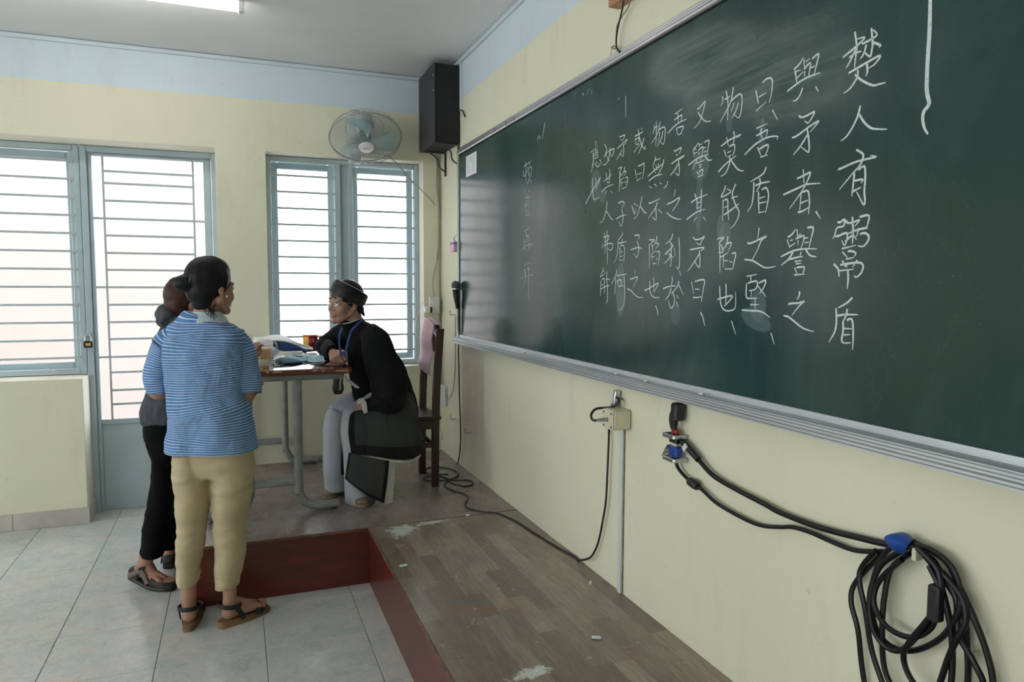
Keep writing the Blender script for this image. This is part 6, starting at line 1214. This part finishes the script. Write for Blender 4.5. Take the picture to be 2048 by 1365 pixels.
fel.z = TZ + .055; fwr.z = TZ + .042
mb.cap2(fsh, fel, .05, .042); mb.cap2(fel, fwr, .04, .029)
hand(mb, fwr, V((.30, -.95, -.02)), V((-.50, -.05, .86)), 1, 1.02, curl=(1.0, 1.15, .7), thumb=.9)
DF = V((-.55, -.83, 0)).normalized(); DN = V((-.25, -.97, 0)).normalized()
hF = W(656, 997, z=HP) - DF * .245; hN = W(723, 1015, z=HP) - DN * .25; fa = hF + DF * .05 + V((0, 0, .09)); na = hN + DN * .05 + V((0, 0, .09))
# legs
fk, nk_ = W(676, 842, y=-.72), W(704, 852, y=-.99)
for k, a in ((fk, fa), (nk_, na)): mb.cap2(hip + V((0, (a.y + .9) * .4, 0)), k, .07, .055); mb.cap2(k, a, .05, .035)
foot(mb, hF, DF, fa, 1.0, zb=.015); foot(mb, hN, DN, na, 1.0, zb=.015)
fuse(mb, 'body', M_sk2, p3, .0038, 3, .4); eyes(L3, Fc, Qc, Uc, p3, 1.04)
# hair under the turban, turban, glasses
mb = MB(); Mm = Matrix((Fc, Qc, Uc)).transposed()
for f, r, u, rr in ((-.022, 0, .030, (.090, .080, .088)), (-.060, 0, -.030, (.045, .062, .055)), (.022, .070, .018, (.020, .010, .034)), (.022, -.070, .018, (.020, .010, .034)), (-.045, .060, -.02, (.03, .02, .05)), (-.045, -.060, -.02, (.03, .02, .05))): mb.ball(L3(f, r, u), rr, rot=Mm, seg=20, rg=14)
fuse(mb, 'hair', M_hair, p3, .004, 3)
tu = V((Fc.x, Fc.y, 0)).normalized()
b0 = W(692, 599, y=YM); b1 = W(698, 588, y=YM); b2 = W(704, 576, y=YM)
sdv = tuple(-tu)
tbm = MB(); tt = (b2 - b0).normalized(); s1 = (-tu - tt * (-tu).dot(tt)).normalized(); s2 = tt.cross(s1); vs = []; LV = [(b0 - tt * .004, .102, .088), (b0 - tt * .002, .110, .095), (b0 + tt * .01, .112, .097), (b1, .114, .099), (b2 - tt * .01, .112, .097), (b2, .108, .093), (b2 + tt * .002, .100, .086), (b2 - tt * .006, .088, .074)]
tq = lambda c_, a_, b__, k: c_ + s1 * (a_ * math.cos(2 * PI * k / 48)) + s2 * (b__ * math.sin(2 * PI * k / 48)) + tt * (.018 * math.cos(2 * PI * k / 48) * (-1 if c_ is LV[0][0] or c_ is LV[1][0] else 1) * 0)
vs = [tq(c_, a_, b__, k) for c_, a_, b__ in LV for k in range(48)]
tbm.add(vs, [(i * 48 + k, i * 48 + (k + 1) % 48, (i + 1) * 48 + (k + 1) % 48, (i + 1) * 48 + k) for i in range(len(LV) - 1) for k in range(48)])
to = tbm.build('turban', M_turb, p3)
MB().ball(L3(-.016, 0, .040), (.101, .083, .094), rot=Matrix((Fc, Qc, Uc)).transposed(), seg=28, rg=20).build('turban_crown', M_turb, to)
for k in (.35, .65):
    c = b0.lerp(b2, k)
    r1, r2 = (.1135, .0975); MB().tube([c + s1 * math.cos(2 * PI * j / 40) * r1 + s2 * math.sin(2 * PI * j / 40) * r2 for j in range(40)], .0016, 6, closed=True, sub=1).build('turban_fold', M_turb, to)
kn = W(724, 622, y=YM); MB().rings([(kn + V((0, 0, .02)), .014, .02, (1, 0, 0)), (kn, .012, .018, (1, 0, 0)), (kn + V((.012, 0, -.03)), .006, .008, (1, 0, 0))], seg=14).build('turban_knot', M_turb, to)
M_gf = mat('silver_wire', (.55, .56, .6), .25, metal=.9)
gl_ = MB(); lens = MB()
for q in (1, -1):
    c = (.094, .031 * q, -.004); P = [L3(c[0] - .006 * abs(math.cos(t)) * (1 if math.cos(t) * q > 0 else 0), c[1] + .022 * math.cos(t), c[2] + .0145 * math.sin(t)) for t in [2 * PI * k / 20 for k in range(20)]]
    gl_.tube(P, .0011, 6, closed=True, sub=1); n0 = len(P); lens.add([L3(.0935, c[1], c[2])] + P, [(0, 1 + k, 1 + (k + 1) % n0) for k in range(n0)])
    gl_.tube([L3(.089, .053 * q, .001), L3(.075, .068 * q, .004), L3(.03, .084 * q, .004), L3(-.004, .087 * q, .006)], .0011, 6)
gl_.tube([L3(.095, -.010, .0), L3(.101, 0, .003), L3(.095, .010, .0)], .0011, 6)
go_ = gl_.build('glasses', M_gf, p3); lens.build('lens', M_glass, go_, smooth=False)
# robe body, sleeves
mb = MB()
def ax(px, py, y=-.72): return W(px, py, y=y)
mb.rings([(ax(773, 862), .190, .19, (1, 0, 0)), (ax(772, 826), .19, .19, (1, 0, 0)), (ax(765, 785), .178, .175, (1, 0, 0)), (ax(752, 742), .155, .165, (1, 0, 0)), (ax(737, 702), .132, .185, (1, 0, 0)), (ax(724, 676), .100, .175, (1, 0, 0)), (ax(714, 660), .078, .125, (1, 0, 0)), (ax(708, 648), .062, .080, (1, 0, 0)), (ax(705, 640), .058, .064, (1, 0, 0))], seg=48, sub=4)
mb.cap2(fsh, fel.lerp(fsh, .35), .085, .078); mb.cap2(nsh + V((0, .03, -.02)), W(757, 700, y=-.93), .05, .06)
mb.cap2(ax(716, 656, -.76), W(744, 672, y=-.88), .055, .06); mb.cap2(ax(712, 656, -.70), fsh, .055, .06)
ro = fuse(mb, 'robe', M_robe, p3, .0055, 5); rumple(ro, .007, 7, (1, 1, 1), 12)
cA, cB = ax(711, 664, YM), ax(704, 643, YM)
MB().rings([(cA, .074, .070, (1, 0, .35)), (cA.lerp(cB, .6), .066, .064, (1, 0, .35)), (cB, .063, .062, (1, 0, .35)), (cB + V((.001, 0, -.004)), .058, .058, (1, 0, .35)), (cA.lerp(cB, .6), .056, .056, (1, 0, .35))], seg=36, cap=(False, False), sub=3).build('collar', M_robe, p3)
MB().rings([(cA.lerp(cB, .7), .060, .060, (1, 0, .35)), (cB + (cB - cA) * .10, .0605, .0605, (1, 0, .35))], seg=36, cap=(False, False), sub=2).build('inner_collar', M_lin, p3)
def sl(rg, nm, am=.008, sd=0):
    b = MB(); b.rings(rg, seg=40, sub=6, fold=lambda t, th: .05 * math.sin(4 * th + 9 * t + sd)); o = b.build(nm, M_slv, p3); rumple(o, am, 8, (1, 1, 1), sd); return o
sl([(W(741, 664, y=-.86), .050, .05, (1, 0, 0)), (W(750, 682, y=-.92), .080, .070, (1, 0, 0)), (W(763, 718, y=-.95), .093, .078, (1, 0, 0)), (W(776, 755, y=-.97), .100, .082, (1, 0, 0)), (W(778, 790, y=-.98), .098, .082, (1, 0, 0)), (W(764, 815, y=-1.0), .085, .078, (1, 0, .9)), (W(742, 822, y=-1.01), .070, .066, (.3, 0, 1)), (W(727, 820, y=-1.02), .060, .056, (.45, 0, .9))], 'sleeve', .009, 3)
cu = W(726, 819, y=-1.02); dcu = (W(727, 820, y=-1.02) - W(742, 822, y=-1.01)).normalized()
MB().rings([(cu + V((.004, 0, 0)), .061, .052, (.55, 0, .84)), (cu + V((-.014, -.004, -.001)), .062, .053, (.55, 0, .84))], seg=32, sub=1).build('cuff', M_lin, p3)
sl([(W(706, 664, y=-.58), .070, .06, (0, 0, 1)), (W(686, 672, y=-.55), .072, .068, (0, 0, 1)), (W(664, 686, y=-.53), .064, .062, (.3, 0, 1)), (fel + V((.0, .0, .012)), .056, .058, (.6, 0, .8)), (fel + V((.02, -.06, .002)), .052, .058, (1, 0, 0)), (fwr + V((-.012, .05, .006)), .047, .055, (1, 0, 0)), (fwr + V((.0, .0, .002)), .043, .048, (1, 0, 0))], 'sleeve', .006, 7)
# lanyard and badge
M_lan = mat('blue_lanyard', (.018, .075, .27), .5)
YC = -.86
mb = MB()
for pts in (((724, 640), (712, 652), (703, 662), (697, 680), (693, 695), (689, 712)), ((684, 656), (680, 668), (678, 682), (680, 698), (683, 712))):
    P = [W(a, b_, y=YC - (.03 if k else -.02)) for k, (a, b_) in enumerate(pts)]
    mb.rings([(p, .006, .0012, (1, -.3, 0)) for p in P], seg=8, sub=4)
mb.build('lanyard', M_lan, p3)
bb_ = W(706, 769, y=-.99)
m_ = MB().box(bb_ + V((-.006, -.002, -.038)), bb_ + V((.006, .040, .038)), .003, rot=(.0, -.9, .2)); bo = m_.build('badge', M_lin, p3)
MB().tube([W(689, 752, y=-.97), W(693, 758, y=-.98), W(698, 764, y=-.985)], .0022, 6).build('badge_clip', M_steel, bo)
# trousers
mb = MB()
mb.rings([(W(740, 800, y=-.66), .085, .09, (0, 0, 1)), (W(705, 812, y=-.68), .078, .088, (0, 0, 1)), (W(684, 826, y=-.70), .078, .085, (.5, 0, 1)), (W(671, 850, y=-.73), .070, .080, (1, 0, 0)), (W(667, 890, y=-.78), .060, .075, (1, 0, 0)), (W(668, 935, y=-.80), .060, .080, (1, 0, 0)), (W(671, 980, y=-.81), .063, .086, (1, 0, 0))], seg=32)
mb.rings([(W(750, 815, y=-.86), .08, .09, (0, 0, 1)), (W(718, 832, y=-.94), .075, .085, (.3, 0, 1)), (W(706, 858, y=-.99), .066, .078, (1, 0, 0)), (W(708, 900, y=-1.01), .062, .075, (1, 0, 0)), (W(713, 950, y=-1.0), .070, .082, (1, 0, 0)), (W(719, 1001, y=-.99), .078, .088, (1, 0, 0))], seg=32)
mb.cap2(hip, W(740, 800, y=-.66), .12, .09); mb.cap2(hip, W(750, 815, y=-.86), .12, .09)
tp = fuse(mb, 'trousers', M_pant, p3, .0055, 3); rumple(tp, .006, 8, (1, 1, .5), 14)
# slip-on shoes
M_tan = mat('tan_shoe', (.26, .19, .12), .55, var=.12, vs=15)
for h_, D in ((hF, DF), (hN, DN)):
    Sd = V((-D.y, D.x, 0)); mb = MB(); u = V((0, 0, 1))
    mb.rings([(h_ + D * a + u * z, w_, hh_, tuple(Sd), 2.5) for a, w_, hh_, z in ((-.006, .020, .018, .024), (.01, .034, .026, .030), (.06, .038, .026, .030), (.12, .044, .028, .031), (.19, .044, .023, .027), (.235, .034, .017, .021), (.252, .012, .009, .016))], seg=24)
    s_ = mb.build('shoe', M_tan, p3); mb = MB(); mb.rings([(h_ + D * a + u * .006, w_, .006, tuple(Sd), 3) for a, w_ in ((-.012, .018), (.0, .034), (.06, .040), (.13, .047), (.2, .046), (.25, .028), (.262, .010))], seg=24); mb.build('sole', mat('gum_sole', (.32, .24, .16), .7) if not bpy.data.materials.get('gum_sole') else bpy.data.materials['gum_sole'], s_)
# robe skirts: sheer panels with opaque black borders
def panel_mat(name, inner, border, alpha, bl, br, bt, bb2):
    m = mat(name, inner, .6, spec=.25, bump=.2, bs=12); nt = m.node_tree; b = nt.nodes['Principled BSDF']
    uv = nt.nodes.new('ShaderNodeTexCoord'); s_ = nt.nodes.new('ShaderNodeSeparateXYZ'); nt.links.new(uv.outputs['UV'], s_.inputs[0]); U_, V_ = s_.outputs[0], s_.outputs[1]
    f = mth(nt, 'LESS_THAN', U_, bl)
    for g in (mth(nt, 'GREATER_THAN', U_, 1 - br), mth(nt, 'LESS_THAN', V_, bt), mth(nt, 'GREATER_THAN', V_, 1 - bb2)): f = mth(nt, 'MAXIMUM', f, g)
    nt.links.new(mixc(nt, f, inner, border), b.inputs['Base Color']); nt.links.new(mth(nt, 'MAXIMUM', f, alpha), b.inputs['Alpha']); return m
M_p1 = panel_mat('sheer_skirt', (.042, .047, .049), (.003, .003, .004), .90, .09, .05, .0, .17)
M_p2 = panel_mat('sheer_flap', (.048, .052, .056), (.003, .003, .004), .86, .08, .12, 0, .10)
def G(rows): return [[W(a, b_, y=c) for a, b_, c in r] for r in rows]
up = [[(708, 822, -.99), (725, 806, -.98), (755, 786, -.93), (785, 778, -.90), (810, 782, -.86), (824, 790, -.78), (822, 796, -.60)],
      [(699, 836, -1.06), (722, 830, -1.07), (756, 826, -1.07), (790, 824, -1.04), (822, 826, -.98), (836, 832, -.84), (832, 836, -.60)],
      [(697, 868, -1.07), (724, 866, -1.10), (758, 866, -1.12), (793, 866, -1.10), (826, 866, -1.02), (841, 868, -.86), (836, 866, -.60)],
      [(703, 906, -1.08), (730, 911, -1.11), (762, 917, -1.13), (796, 920, -1.12), (826, 917, -1.04), (843, 906, -.87), (838, 896, -.60)]]
ou = MB().patch(G(up), 6, 8, .003).build('robe_skirt', M_p1, p3); rumple(ou, .009, 7, (1.4, 1.4, .3), 2)
lin = [[(a - (4 if k == 0 else 0), b_ + (10 if j == 3 else 4), c + .015) for k, (a, b_, c) in enumerate(r)] for j, r in enumerate(up[1:], 1)]
lin = [[(a + 3, b_ + 6, c + .02) for a, b_, c in up[0]], [(688, 842, -1.03)] + [(a, b_, c + .016) for a, b_, c in up[1][1:]], [(684, 866, -1.045)] + [(a, b_, c + .016) for a, b_, c in up[2][1:]], [(696, 915, -1.06)] + [(a - (0, 0, 0, 2, 2, 0)[k], b_ + (2, 5, 6, 7, 7, 3)[k], c + .014) for k, (a, b_, c) in enumerate(up[3][1:])]]
MB().patch(G(lin), 6, 8, .002).build('white_lining', M_lin, p3)
fl2 = [[(698, 905, -1.085), (724, 912, -1.11), (752, 918, -1.125), (778, 922, -1.12)],
       [(694, 930, -1.09), (720, 945, -1.125), (748, 955, -1.135), (775, 958, -1.12)],
       [(690, 958, -1.095), (714, 978, -1.13), (742, 996, -1.14), (768, 1007, -1.12)]]
MB().patch(G(fl2), 8, 8, .003).build('robe_flap', M_p2, p3)
lf2 = [[(770, 915, -1.10), (780, 922, -1.09), (790, 926, -1.07)], [(770, 960, -1.10), (779, 965, -1.08), (788, 966, -1.06)], [(764, 1006, -1.11), (774, 1010, -1.095), (784, 1015, -1.08)]]
MB().patch(G(lf2), 6, 6, .002).build('white_lining', M_lin, p3)
sb = [[(684, 872, -.99), (692, 880, -1.0), (700, 888, -1.02)], [(683, 910, -.99), (690, 914, -1.0), (698, 918, -1.02)], [(682, 949, -1.0), (689, 951, -1.01), (697, 953, -1.02)]]
MB().patch(G(sb), 5, 5, .003).build('robe_flap', M_robe, p3)
